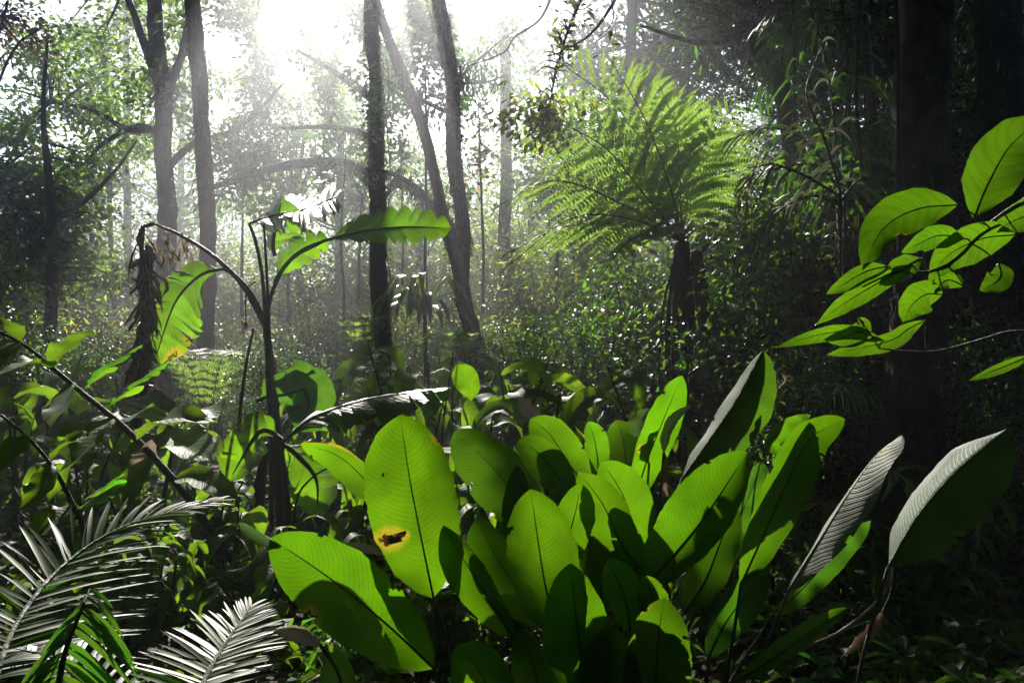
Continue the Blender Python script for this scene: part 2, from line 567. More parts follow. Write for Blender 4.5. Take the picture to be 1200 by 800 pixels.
def torn_blade(mb, mid, hw, hint, shape='paddle', nl=11, gap=0.12, sweep=0.12, droop=0.35, fold=-0.1, seed=1, wears=(), roll=0.0,
               sides=(-1, 1), tooth=0.0, rolltip=0.0):
    """a leaf split into side lobes that start at the midrib and hang on their own"""
    rg = np.random.default_rng(seed)
    K = 60
    p = spline(mid, K)
    t = np.linspace(0, 1, K)
    T, S, Nn = frames(p, hint)
    rol = np.radians(roll + rolltip * t)[:, None]
    S, Nn = S * np.cos(rol) + Nn * np.sin(rol), Nn * np.cos(rol) - S * np.sin(rol)
    L = np.linalg.norm(np.diff(p, axis=0), axis=1).sum()

    def at(arr, x):
        return np.stack([np.interp(x, t, arr[:, k]) for k in range(3)], -1)
    for sd in sides:
        cuts = np.linspace(0.03, 1.0, nl + 1) + np.r_[0, rg.normal(0, 0.25 / nl, nl - 1), 0]
        for k in range(nl):
            a, b = cuts[k], cuts[k + 1]
            A, Bn = 5, 8
            u = np.linspace(0, 1, A)[:, None]
            v = np.linspace(0, 1, Bn)[None]
            g = gap * rg.uniform(0.3, 1.6)
            taper = 1 - (g + tooth * 0.8) * np.clip((v - 0.12) / 0.88, 0, 1) ** (0.8 if not tooth else 1.5)
            tt = a + (b - a) * (0.5 + (u - 0.5) * taper) + sweep * v ** 1.2 * (0.4 + 0.6 * (1 - a))
            tb = np.clip(a + (b - a) * u + 0 * v, 0, 1)
            ww = np.interp(tb, t, prof(shape, t)) * hw
            out_ = ww * v * (1 - (0.18 + tooth) * (u - 0.35) ** 2 * v * 2)
            base = at(p, tb)
            side, nn, tn = at(S, tb), at(Nn, tb), at(T, tb)
            dr = droop * rg.uniform(0.5, 1.5)
            jig = rg.normal(0, 0.08)
            zz = (fold + jig) * out_ - dr * out_ * v
            zz = zz + 0.05 * hw * np.sin(u * 3.14) * v
            Vv = base + sd * out_[..., None] * side + (tt - tb)[..., None] * L * tn + zz[..., None] * nn
            uv = np.stack([tb, 0.5 + 0.5 * sd * v + 0 * tb], -1).reshape(-1, 2)
            i = np.arange(A - 1)[:, None] * Bn
            j = np.arange(Bn - 1)[None]
            q = np.stack([i + j, i + j + 1, i + Bn + j + 1, i + Bn + j], -1).reshape(-1, 4)
            wr = np.zeros(len(uv))
            for (hu, hv, ru, rv) in wears:
                dd = np.sqrt(((uv[:, 0] - hu) / ru) ** 2 + ((uv[:, 1] - hv) / rv) ** 2)
                wr = np.maximum(wr, np.clip(1.35 - dd, 0, 1))
            mb.add(Vv.reshape(-1, 3), [q], uv, wr)
            mark_lit(Vv[::2, ::3], .08)
    return p


# small leaf templates: (along, across, up)
T_DIAMOND = (np.array([[0, 0, 0], [.42, .5, .10], [1, 0, -.06], [.42, -.5, .10]]), [np.array([[0, 3, 2, 1]])])
T_LEAF = (np.array([[0, 0, 0], [.22, .36, .09], [.55, .46, .10], [1, 0, -.16], [.55, -.46, .10], [.22, -.36, .09], [.3, 0, 0], [.65, 0, -.04]]),
          [np.array([[6, 7, 2, 1], [5, 4, 7, 6]]), np.array([[0, 6, 1], [0, 5, 6], [7, 3, 2], [4, 3, 7]])])
T_PINN = (np.array([[0, -.5, 0], [0, .5, 0], [.6, .42, .02], [1, 0.1, -.08], [.6, -.42, .02]]), [np.array([[0, 1, 2, 4]]), np.array([[4, 2, 3]])])


def scatter(mb, pos, d, n, L, W, tpl=T_DIAMOND):
    d = nrm(d)
    s = nrm(np.cross(n, d))
    n = np.cross(d, s)
    tv, tf = tpl
    L = np.broadcast_to(L, len(pos))
    W = np.broadcast_to(W, len(pos))
    V = (pos[:, None] + (tv[:, 0][None] * L[:, None])[..., None] * d[:, None] + (tv[:, 1][None] * W[:, None])[..., None] * s[:, None]
         + (tv[:, 2][None] * L[:, None])[..., None] * n[:, None])
    off = (np.arange(len(pos)) * len(tv))[:, None, None]
    mb.add(V.reshape(-1, 3), [(f[None] + off).reshape(-1, f.shape[1]) for f in tf])


def rand_dirs(n, down=0.3):
    d = RNG.normal(0, 1, (n, 3))
    d[:, 2] = d[:, 2] * 0.5 - down
    return nrm(d)


def up_normals(n, tilt=0.55):
    u = RNG.normal(0, tilt, (n, 3))
    u[:, 2] += 1
    return nrm(u)


# lit spots: openings in the canopy along the sun's path (centre, radius)
HOLES = []


def lit(px, py, Y, r):
    HOLES.append((P(px, py, Y), r))


SUN_U = nrm(np.cross(SUN, [0, 0, 1.0]))
SUN_V = np.cross(SUN_U, SUN)
LITPTS = []                  # points of leaves that stand in sun: the roof above is open towards them
LIT_CELL = 0.05


def mark_lit(pts, r=.09):
    LITPTS.append((np.asarray(pts, float).reshape(-1, 3), r))


def lit_grid():
    n = 1200
    g = np.zeros((n, n), bool)
    for pts, r in LITPTS:
        a, b = pts @ SUN_U, pts @ SUN_V
        k = int(r / LIT_CELL + .5)
        for i in range(-k, k + 1):
            for j in range(-k, k + 1):
                if i * i + j * j <= k * k + .3:
                    g[np.clip((a / LIT_CELL).astype(int) + i + n // 2, 0, n - 1), np.clip((b / LIT_CELL).astype(int) + j + n // 2, 0, n - 1)] = True
    return g


def lit_mask(c, g):
    n = len(g)
    a, b = (c @ SUN_U / LIT_CELL).astype(int) + n // 2, (c @ SUN_V / LIT_CELL).astype(int) + n // 2
    ok = (a >= 0) & (a < n) & (b >= 0) & (b < n)
    return ~(g[np.clip(a, 0, n - 1), np.clip(b, 0, n - 1)] & ok)


def hole_mask(c, extra=0.0):
    k = np.ones(len(c), bool)
    for (t, r) in HOLES:
        q = c - t
        s = q @ SUN
        d2 = (q * q).sum(1) - s * s
        k &= ~((d2 < (r + extra) ** 2) & (s > 0.9))
    return k


# ------------------------------------------------------------------ ground
def ground_z(x, y):
    return (0.10 * np.sin(x * 0.55 + 1.0) * np.cos(y * 0.43) + 0.05 * np.sin(x * 1.7 + y * 1.3)
            + 0.05 * np.clip(y - 14, 0, 60) ** 0.9 * 0.35)


def make_ground():
    n = 180
    u = np.linspace(-1, 1, n)
    a = np.sign(u) * (np.abs(u) ** 2.2) * 400
    X, Y = np.meshgrid(a, a + 8.0, indexing='ij')
    Z = ground_z(X, Y)
    far = np.clip((np.hypot(X, Y) - 70) / 40, 0, 1)
    Z = Z * (1 - far) + 0.9 * far
    i = np.arange(n - 1)[:, None] * n
    j = np.arange(n - 1)[None]
    q = np.stack([i + j, i + n + j, i + n + j + 1, i + j + 1], -1).reshape(-1, 4)
    mb = MB()
    mb.add(np.stack([X, Y, Z], -1).reshape(-1, 3), [q])
    tag(mb.build("forest_floor", M['ground']), kind="structure")


make_ground()


def gp(px, Y):
    """ground point seen in the photo's column px at distance Y"""
    x = (px - 600.0) / F * Y
    return np.array([x, Y, float(ground_z(x, Y))])


# ------------------------------------------------------------------ trees
def px_path(pts, Y):
    return [P(p[0], p[1], p[2] if len(p) > 2 else Y) for p in pts]


def nearest(pt, cloud):
    return cloud[np.argmin(((cloud - pt) ** 2).sum(1))]


def leaf_clumps(regions, per=42, sig=0.26, L=0.13, W=0.055, dens=1.0):
    Y0 = np.mean([q[2] for q in regions])
    if Y0 > 11:                       # broad canopy leaves on the big trees
        L, W, dens, per, sig = L * 1.35, W * 1.5, dens * .5, per * 1.5, sig * .95
    """regions: (px, py, Y, half width px, half height px, depth m, number of leaves)"""
    cs = []
    for (px, py, Y, rx, ry, dz, n) in regions:
        k = max(2, int(n * dens / per))
        q = RNG.normal(0, 1, (k, 3))
        q = nrm(q) * (R((k, 1)) ** 0.42)
        c = P(px, py, Y * (1.07 if Y0 > 11 else 1)) + q * np.array([rx / F * Y, dz, ry / F * Y])
        cs.append(c)
    c = np.concatenate(cs)
    n = np.maximum(6, (per * RNG.uniform(0.4, 1.6, len(c))).astype(int))
    o = np.repeat(np.arange(len(c)), n)
    sg = sig * RNG.uniform(0.6, 1.4, len(c))
    off = RNG.normal(0, 1, (len(o), 3)) * sg[o][:, None] * np.array([1.15, 1.15, 0.6])
    pos = c[o] + off
    d = nrm(nrm(off) * 0.8 + rand_dirs(len(o), 0.35))
    return c, pos, d, L * RNG.uniform(0.6, 1.25, len(o)), W * RNG.uniform(0.75, 1.2, len(o))


LATE = []        # crowns wait until the plants stand, so that sunlit plants keep their gap in the leaves


def late_crowns():
    g = lit_grid()
    for root, name, leaf, pos, d, LL, WW, tpl in LATE:
        k = lit_mask(pos + d * LL[:, None] * .5, g)
        mb = MB()
        scatter(mb, pos[k], d[k], up_normals(int(k.sum())), LL[k], WW[k], tpl)
        mb.build(name, M[leaf], root, smooth=False)


def tree(name, label, trunk, r, Y, mat, crown=(), limbs=(), leaf='tree', base_px=None, group=None, L=0.13, W=0.055, sig=0.26, tpl=T_DIAMOND,
         epi=0, seg=20, twigs=True, per=42, cat="tree", rough=0.07, dens=1.0, trim=True, flare=1.5, wig=.35):
    pts = px_path(trunk, Y)
    b = gp(base_px if base_px is not None else trunk[0][0], Y)
    b[2] -= 0.05
    if pts[0][2] > b[2] + 0.3:
        pts = [b] + pts
    root = thing(name, label, cat, pts[0], group)
    mb = MB()
    rr = np.array(r, float)
    K = 110
    rad = np.interp(np.linspace(0, 1, K), np.linspace(0, 1, len(rr)), rr)
    rad = rad * (1 + .05 * np.sin(np.linspace(0, 40, K) + R() * 6) * R(K))
    rad[:5] *= np.linspace(flare, 1, 5)
    pth = spline(pts, K)
    zz = np.linspace(0, 1, K)
    ph = RNG.uniform(0, 6.28, 4)
    amp = rr.mean() * wig * np.clip(zz * 8, 0, 1)
    pth[:, 0] += amp * (np.sin(zz * 13 + ph[0]) * .6 + np.sin(zz * 29 + ph[1]) * .4)
    pth[:, 1] += amp * (np.sin(zz * 11 + ph[2]) * .6 + np.sin(zz * 31 + ph[3]) * .4)
    pa = tube(mb, pth, rad, seg, None, rough)
    mb.build("trunk", mat, root)
    cloud = [pa[K // 4:]]
    for (lp, lr) in limbs:
        q = px_path(lp, Y)
        q[0] = nearest(q[0], pa)
        m2 = MB()
        pl = tube(m2, spline(q, 22), np.interp(np.linspace(0, 1, 22), [0, 1], lr), 9, None, rough)
        m2.build("limb", mat, root)
        cloud.append(pl)
    cloud = np.concatenate(cloud)
    if len(crown):
        c, pos, d, LL, WW = leaf_clumps(crown, per, sig, L, W, dens)
        if trim:
            k = hole_mask(pos)
            pos, d, LL, WW = pos[k], d[k], LL[k], WW[k]
        LATE.append((root, "crown", leaf, pos, d, LL, WW, tpl))
        if twigs:
            m4 = MB()
            for q in c[:: max(1, len(c) // 90)]:
                a = nearest(q, cloud)
                v = q - a
                if not hole_mask(np.stack([q, (a + q) / 2]), .1).all():
                    continue
                tube(m4, spline([a, a + v * 0.45 + RNG.normal(0, 0.12, 3) * np.linalg.norm(v) + [0, 0, 0.1], q], 9), [0.035 * min(1, np.linalg.norm(v) / 2) + 0.006, 0.006], 5)
            m4.build("branches", mat, root)
    if epi:                                   # shaggy moss, small ferns and creepers clinging to the bark
        k = RNG.integers(3, len(cloud), epi)
        th = R(epi) * 6.283
        rad = np.interp(np.linspace(0, 1, K), np.linspace(0, 1, len(rr)), rr).mean()
        o = np.stack([np.cos(th), np.sin(th), 0 * th], -1)
        pos = cloud[k] + o * (rad * RNG.uniform(0.7, 1.0, (epi, 1))) + RNG.normal(0, 0.12, (epi, 3)) * [0.3, 0.3, 1.3]
        m5 = MB()
        scatter(m5, pos, nrm(o * 0.7 + [0, 0, -0.9] + RNG.normal(0, 0.35, (epi, 3))), nrm(o + [0, 0, 0.8]), RNG.uniform(0.07, 0.2, epi), RNG.uniform(0.02, 0.05, epi), tpl)
        m5.build("creeper", M['tree_dark'], root, smooth=False)
    return root


# -- openings: what the sun reaches
for a in [
    (545, 450, 5, .3),
    # tree fern
    (690, 150, 8, .9), (760, 150, 8, .9), (820, 210, 8, .9), (700, 270, 8, .8), (640, 270, 8, .5), (860, 200, 8, .6), (750, 300, 8, .7), (700, 90, 8, .6), (640, 130, 8, .6),
    (345, 245, 6, .5), (440, 270, 6, .5), (370, 285, 6, .4), (215, 340, 6, .5), (190, 400, 6, .5), (325, 470, 6, .4), (255, 320, 6, .3), (420, 480, 5, .3),
    (635, 60, 6.6, .35), (625, 130, 6.5, .3), (600, 300, 7, .4), (660, 230, 7, .5), (860, 240, 8, .5), (800, 160, 8.4, .5),
    (640, 440, 5.6, .5), (570, 440, 5.2, .45), (700, 430, 6.5, .5), (760, 430, 5.6, .35), (500, 430, 6.5, .4), (600, 420, 6.5, .4), (450, 450, 5, .3), (250, 560, 5, .25), (60, 470, 5, .3), (30, 400, 6, .4), (130, 420, 6, .3), (100, 530, 5.2, .35), (200, 560, 5, .25), (300, 590, 4.4, .25), (20, 560, 5, .25), (380, 540, 5, .25), (420, 430, 7, .5), (480, 420, 8, .5), (330, 430, 8, .5), (230, 440, 7.5, .5),
    # ferns and shrubs at the feet of the big trees
    (300, 385, 12, .7), (245, 410, 10, .8), (420, 385, 11, .6), (120, 395, 11, .7), (500, 400, 12, .6), (360, 405, 9, .6), (190, 420, 8.5, .5), (560, 400, 10, .6), (40, 400, 10, .5),
    # spiky palm and flecks on the right
    (930, 60, 6.5, .2), (880, 180, 6.5, .3), (905, 120, 6.5, .15), (1010, 100, 6.5, .1), (960, 150, 6.5, .1), (1150, 420, 6.5, .25), (920, 290, 7.5, .3), (880, 330, 8, .2), (960, 330, 7, .2), (970, 470, 5, .3), (900, 255, 6.5, .25),
    (740, 340, 9, .8), (690, 400, 8, .5),
]:
    lit(*a)
for k in range(110):                                 # and in the thicket at the left and middle
    lit(RNG.uniform(-10, 820), RNG.uniform(385, 620), RNG.uniform(3.4, 8.5), RNG.uniform(.06, .22))
for k in range(190):                                  # sun flecks in the dark wood at the right
    lit(RNG.uniform(830, 1210), RNG.uniform(120, 720), RNG.uniform(4.5, 9), RNG.uniform(.04, .14))

GAP = 24          # px

tree("straight_tree", "tall straight mossy trunk rising unbranched left of the torn-leaf plant", [(247, 470), (243, 400), (240, 250), (235, 120), (228, 0), (220, -150), (205, -400)],
     [.14, .132, .125, .115, .09], 13.0, M['bark'],
     limbs=[([(222, -120), (150, -190), (60, -240)], [.07, .03]), ([(218, -150), (290, -220), (380, -260)], [.07, .03])], leaf='tree', L=.16, W=.07, epi=1300)
tree("forking_tree", "thick trunk behind the straight trunk, forking into several upright limbs", [(200, 460), (197, 390), (195, 250), (190, 140), (186, 60), (178, -80), (170, -250)],
     [.24, .215, .19, .15, .08], 19.0, M['bark'],
     crown=[(120, 40, 19, 120, 70, 2.0, 4600), (260, 30, 19, 90, 70, 2.0, 5000), (50, 120, 18, 70, 60, 1.5, 2600), (200, 120, 18, 60, 70, 1.0, 2600), (110, 160, 19, 90, 40, 1.5, 2400),
            (330, 90, 19, 70, 80, 2, 5200), (190, -90, 19, 240, 80, 3, 8000), (270, 60, 19, 80, 60, 1.5, 4200)],
     limbs=[([(191, 110), (172, 60), (150, 0), (120, -60)], [.12, .05]), ([(190, 120), (214, 60), (226, -20)], [.12, .05]), ([(195, 165), (165, 148), (125, 165), (100, 190)], [.09, .03]),
            ([(196, 200), (225, 170), (280, 150), (330, 100)], [.10, .03]), ([(196, 150), (150, 152), (110, 130), (60, 120)], [.09, .03])],
     leaf='tree', L=.15, W=.065, epi=1500)
tree("mossy_tree", "upright mossy trunk between the arching limb and the leaning forked tree", [(453, 450), (448, 400), (445, 300), (441, 200), (440, 100), (436, 0), (430, -160)],
     [.20, .185, .17, .15, .10], 17.0, M['bark_dark'],
     crown=[(400, 60, 17, 80, 70, 1.8, 6200), (330, 150, 17, 70, 60, 1.5, 4600), (430, 150, 17, 60, 60, 1.0, 3200), (290, 210, 17, 55, 45, 1.2, 2600), (470, 30, 16.5, 60, 50, 1.5, 3400), (420, -70, 17, 130, 70, 2.5, 6000), (390, 10, 17, 110, 45, 1.8, 5200)],
     limbs=[([(444, 225), (410, 195), (350, 192), (290, 206), (250, 220)], [.15, .06]), ([(441, 120), (400, 90), (350, 60)], [.10, .03]), ([(443, 235), (470, 215), (510, 250), (530, 290)], [.10, .05]),
            ([(440, 160), (400, 150), (330, 150)], [.08, .03])],
     leaf='tree', L=.14, W=.06, epi=1500)
tree("leaning_tree", "dark creeper-clad tree leaning left and splitting into two tall limbs", [(556, 440), (553, 385), (548, 335), (545, 290), (539, 235), (532, 180), (526, 120), (521, 60), (518, 0), (480, -110), (400, -230)],
     [.15, .14, .13, .125, .11, .08], 14.0, M['bark_dark'],
     crown=[(470, 20, 14, 75, 60, 1.2, 3600), (520, 100, 14, 35, 60, .7, 1800), (500, 200, 14, 35, 60, .5, 900), (560, 80, 14, 25, 22, .4, 500), (470, -80, 14, 140, 60, 2, 5600), (480, 30, 15, 80, 50, 1.2, 4200), (560, 30, 15, 60, 40, 1.2, 2000), (430, 120, 14, 35, 60, .8, 1500)],
     limbs=[([(549, 340), (535, 305), (524, 270), (514, 228), (500, 165), (488, 128), (470, 85), (455, 45), (440, 0), (415, -90)], [.125, .075]), ([(527, 275), (510, 245), (490, 222), (462, 205), (430, 198)], [.07, .035]),
            ([(528, 110), (545, 85), (575, 58), (605, 35)], [.035, .012]), ([(530, 100), (550, 98), (575, 95), (592, 88)], [.03, .012]), ([(490, 132), (478, 110), (455, 95), (430, 92)], [.04, .015])],
     leaf='tree_dark', L=.12, W=.05, epi=4200, wig=.9)
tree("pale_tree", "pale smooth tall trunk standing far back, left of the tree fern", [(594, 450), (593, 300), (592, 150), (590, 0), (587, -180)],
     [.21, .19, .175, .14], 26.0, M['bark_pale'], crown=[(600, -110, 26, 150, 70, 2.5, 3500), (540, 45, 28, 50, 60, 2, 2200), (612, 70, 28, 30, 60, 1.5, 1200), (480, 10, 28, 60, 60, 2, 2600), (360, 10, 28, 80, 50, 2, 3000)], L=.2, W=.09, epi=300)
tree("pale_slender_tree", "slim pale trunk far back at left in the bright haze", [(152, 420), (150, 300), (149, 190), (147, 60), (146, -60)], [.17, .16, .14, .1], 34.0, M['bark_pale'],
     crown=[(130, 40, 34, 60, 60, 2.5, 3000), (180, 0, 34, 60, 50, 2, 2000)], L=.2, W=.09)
tree("slender_tree", "thin dark trunk with a slight bend among the bright leaves at far left", [(138, 420), (131, 300), (128, 200), (124, 60)], [.09, .075, .06, .03], 24.0, M['bark_dark'],
     crown=[(105, 215, 24, 55, 40, 1.5, 2600), (120, 90, 24, 60, 60, 1.5, 3000)], L=.16, W=.07, epi=150)
tree("dense_tree", "dense low-branched tree in shade at the left edge", [(55, 430), (60, 330), (62, 240), (50, 140), (56, 40)], [.13, .115, .09, .05, .02], 15.0, M['bark_dark'],
     crown=[(30, 200, 15, 75, 60, 1.3, 3800), (60, 265, 15, 65, 50, 1.3, 3800), (20, 300, 14.5, 50, 50, 1.2, 2800), (90, 330, 15, 45, 30, 1, 1500)],
     limbs=[([(62, 260), (100, 235), (135, 200), (160, 165)], [.06, .02]), ([(60, 280), (20, 240), (-20, 220)], [.06, .02])], leaf='tree', L=.15, W=.065)
tree("rusty_tree", "tree with a tuft of rusty orange leaves at the upper left corner", [(-60, 420), (-40, 250), (-10, 90), (5, 20)], [.12, .1, .06, .02], 13.5, M['bark_dark'],
     crown=[(15, 35, 13.5, 34, 22, .4, 900)], leaf='orange', L=.11, W=.045, limbs=[([(-20, 140), (15, 60), (45, 35)], [.03, .012])])
# dark wood at the right
tree("lichen_trunk_tree", "big black trunk at right, its left edge lit and flecked with lichen", [(1040, 830), (1052, 650), (1068, 500), (1078, 350), (1084, 200), (1083, 0), (1082, -250)],
     [.26, .235, .19, .178, .172, .165], 5.5, M['bark_lichen'], base_px=1036, seg=22, rough=0.035, flare=1.5,
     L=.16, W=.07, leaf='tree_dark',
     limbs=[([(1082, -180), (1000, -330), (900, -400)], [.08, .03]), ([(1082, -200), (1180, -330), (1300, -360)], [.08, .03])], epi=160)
tree("slanting_tree", "slim dark trunk slanting down from the upper edge behind the spiky palm", [(960, 470), (948, 360), (935, 230), (915, 110), (890, 55), (868, 0), (840, -110)],
     [.13, .12, .11, .09, .06], 9.0, M['bark_dark'],
     crown=[(820, 60, 10, 110, 60, 1.3, 6000), (880, 20, 9.5, 90, 60, 1.2, 4500), (760, 30, 10.5, 90, 50, 1.3, 4200), (900, 150, 10, 60, 60, .8, 2600), (860, -80, 10, 150, 60, 1.5, 4200)],
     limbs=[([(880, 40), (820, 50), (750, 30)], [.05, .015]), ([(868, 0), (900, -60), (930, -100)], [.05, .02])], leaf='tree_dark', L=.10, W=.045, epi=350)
tree("shadowed_tree", "dark trunk at the right edge, almost lost in shade", [(1172, 620), (1170, 450), (1168, 200), (1176, 0), (1185, -200)],
     [.22, .20, .18, .15], 6.8, M['bark_dark'],
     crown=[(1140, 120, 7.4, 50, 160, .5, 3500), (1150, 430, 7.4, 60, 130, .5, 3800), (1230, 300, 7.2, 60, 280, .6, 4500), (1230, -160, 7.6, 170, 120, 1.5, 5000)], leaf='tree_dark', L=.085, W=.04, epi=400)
tree("closing_tree", "dense dark tree shutting out the sky behind the spiky palm and black trunk", [(1030, 450), (1035, 250), (1030, 50), (1020, -80)], [.2, .18, .12, .06], 12.5, M['bark_dark'],
     crown=[(960, 40, 12.5, 90, 90, 1.2, 9000), (1080, 40, 12.5, 110, 90, 1.2, 9000), (1200, 60, 12.5, 90, 120, 1.2, 9000), (1000, 190, 12.5, 90, 90, 1, 7000), (1150, 220, 12.5, 110, 90, 1, 8000), (920, -60, 12.5, 130, 60, 1.2, 6000), (1120, -80, 12.5, 150, 60, 1.2, 7000)],
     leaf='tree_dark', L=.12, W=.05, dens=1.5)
tree("grey_green_tree", "hazy grey-green tree filling the gap above the fern's crown", [(740, 430), (735, 250), (742, 100), (735, -60)], [.2, .18, .14, .08], 17.0, M['bark_dark'],
     crown=[(720, 60, 17, 90, 80, 1.8, 7500), (800, 110, 17, 80, 70, 1.5, 6500), (660, 190, 18, 60, 70, 1.5, 4200), (700, 280, 18, 80, 60, 1.5, 4500), (820, 0, 17, 90, 60, 2, 4000), (760, -90, 17, 150, 60, 2, 3500)],
     leaf='tree', L=.14, W=.06)
tree("yellow_leaf_tree", "small tree with yellowing leaves in the bright gap beside the pale trunk", [(566, 430), (566, 300), (563, 190), (560, 120)], [.05, .045, .03, .015], 21.0, M['bark'],
     crown=[(565, 165, 21, 24, 50, .5, 500)], leaf='yellow', L=.15, W=.065, per=20)
root = thing("lime_bough", "lime-green leafy bough hanging in from the top beside the fern's tallest frond", "branch", P(705, -60, 6.7))
mb = MB()
bp = tube(mb, spline([P(705, -60, 6.7), P(672, 20, 6.7), P(655, 70, 6.6), P(642, 135, 6.5)], 24), [.02, .013, .004], 7, None, .05)
mb.build("bough", M['bark'], root)
c, pos, d, LL, WW = leaf_clumps([(655, 75, 6.6, 40, 50, .3, 900), (640, 120, 6.5, 38, 45, .3, 800), (655, 30, 6.7, 22, 22, .2, 220)], 24, .10, .085, .04)
LATE.append((root, "foliage", 'tree_lime', pos, d, LL, WW, T_LEAF))
mb = MB()
for q in c[::2]:
    a = nearest(q, bp)
    tube(mb, spline([a, (a + q) / 2 + [0, 0, .05], q], 6), [.008, .003], 5)
mb.build("branches", M['bark'], root)

SAPLINGS = [  # px foot, Y, path, r, label, crown
    (500, 13.3, [(499, 430), (498, 300), (500, 180), (498, 80)], .035, "straight pole-thin sapling carrying the bird's nest fern", [(495, 90, 16, 30, 40, .5, 600)]),
    (402, 15, [(402, 440), (403, 360), (400, 270), (405, 180)], .035, "thin sapling just left of the mossy trunk", [(400, 200, 15, 30, 40, .5, 700)]),
    (470, 20, [(470, 420), (472, 300), (470, 180)], .04, "thin pale-lit sapling between the mossy and leaning trees", [(468, 190, 20, 35, 40, .6, 800)]),
    (285, 22, [(287, 420), (283, 330), (286, 220)], .06, "dim sapling right of the straight trunk in the haze", [(290, 190, 22, 40, 60, 1, 1400)]),
    (78, 20, [(80, 430), (76, 330), (80, 220)], .05, "leafy sapling behind the dense tree at the left edge", [(85, 250, 20, 40, 60, .8, 1500)]),
    (430, 24, [(420, 430), (420, 330), (424, 230)], .07, "pale sapling hugging the mossy trunk's left side", [(415, 235, 24, 40, 40, .8, 1000)]),
    (655, 19, [(655, 430), (652, 330), (656, 230)], .06, "grey sapling in the haze right of the pale trunk", [(655, 240, 19, 40, 60, .8, 1500)]),
    (342, 26, [(342, 430), (338, 330), (345, 240)], .08, "blurred trunk seen through the torn leaves", [(350, 130, 26, 60, 60, 1, 1800)]),
]
for (fx, Y, pth, r, lab, cr) in SAPLINGS:
    tree("sapling", lab, pth, [r, r * .8, r * .4], Y, M['bark_dark'], crown=cr, L=.13, W=.055, group="saplings among the big trees", per=30, rough=.02)

# -- far trees in the bright haze: two kinds, copied
def far_tree(name, label, leaf, h, wd, n, seed):
    root = thing(name, label, "tree", (0, 0, 0), "far trees in the bright haze")
    mb = MB()
    tube(mb, spline([(0, 0, -.3), (.1, .1, h * .4), (-.1, 0, h)], 20), [.2, .15, .05], 9, None, .05)
    mb.build("trunk", M['bark'], root)
    c = nrm(RNG.normal(0, 1, (n // 40, 3))) * R((n // 40, 1)) ** .4 * [wd, wd, h * .42] + [0, 0, h * .58]
    o = np.repeat(np.arange(len(c)), 40)
    off = RNG.normal(0, .36, (len(o), 3)) * [1.1, 1.1, .6]
    m3 = MB()
    scatter(m3, c[o] + off, nrm(nrm(off) + rand_dirs(len(o), .3)), up_normals(len(o)), .2 * RNG.uniform(.6, 1.3, len(o)), .09 * RNG.uniform(.7, 1.2, len(o)))
    m3.build("crown", M[leaf], root, smooth=False)
    m4 = MB()
    for q in c[::5]:
        z = max(h * .2, q[2] - 1)
        tube(m4, spline([(0, 0, z), (q[0] * .5, q[1] * .5, z + .3), q], 7), [.05, .01], 5)
    m4.build("branches", M['bark'], root)
    return root


ftA = far_tree("far_tree", "tall far tree with a grey-green crown fading into the bright haze", 'tree', 11, 3.4, 9000, 1)
ftB = far_tree("low_tree", "low far tree with sunlit yellow-green leaves glowing in the haze", 'tree_lime', 5.5, 2.6, 6500, 2)
FA = [(-160, 33), (60, 38), (215, 36), (330, 40), (470, 37), (560, 44), (680, 34), (770, 38), (900, 30), (1050, 32), (1220, 28), (400, 30), (-330, 30), (-480, 26), (1400, 24)]
FB = [(20, 27), (110, 29), (185, 30), (265, 31), (350, 29), (420, 33), (490, 27), (545, 31), (620, 29), (690, 24), (-80, 24), (760, 27), (850, 23), (-220, 22), (-380, 20), (-30, 19)]
for src, lst in ((ftA, FA), (ftB, FB)):
    for i, (px, Y) in enumerate(lst):
        o = src if i == 0 else copy_tree(src)
        o.location = tuple(gp(px, Y))
        o.rotation_euler = (0, 0, R() * 6.28)
        k = RNG.uniform(.8, 1.2)
        o.scale = (k, k, k * RNG.uniform(.85, 1.15))


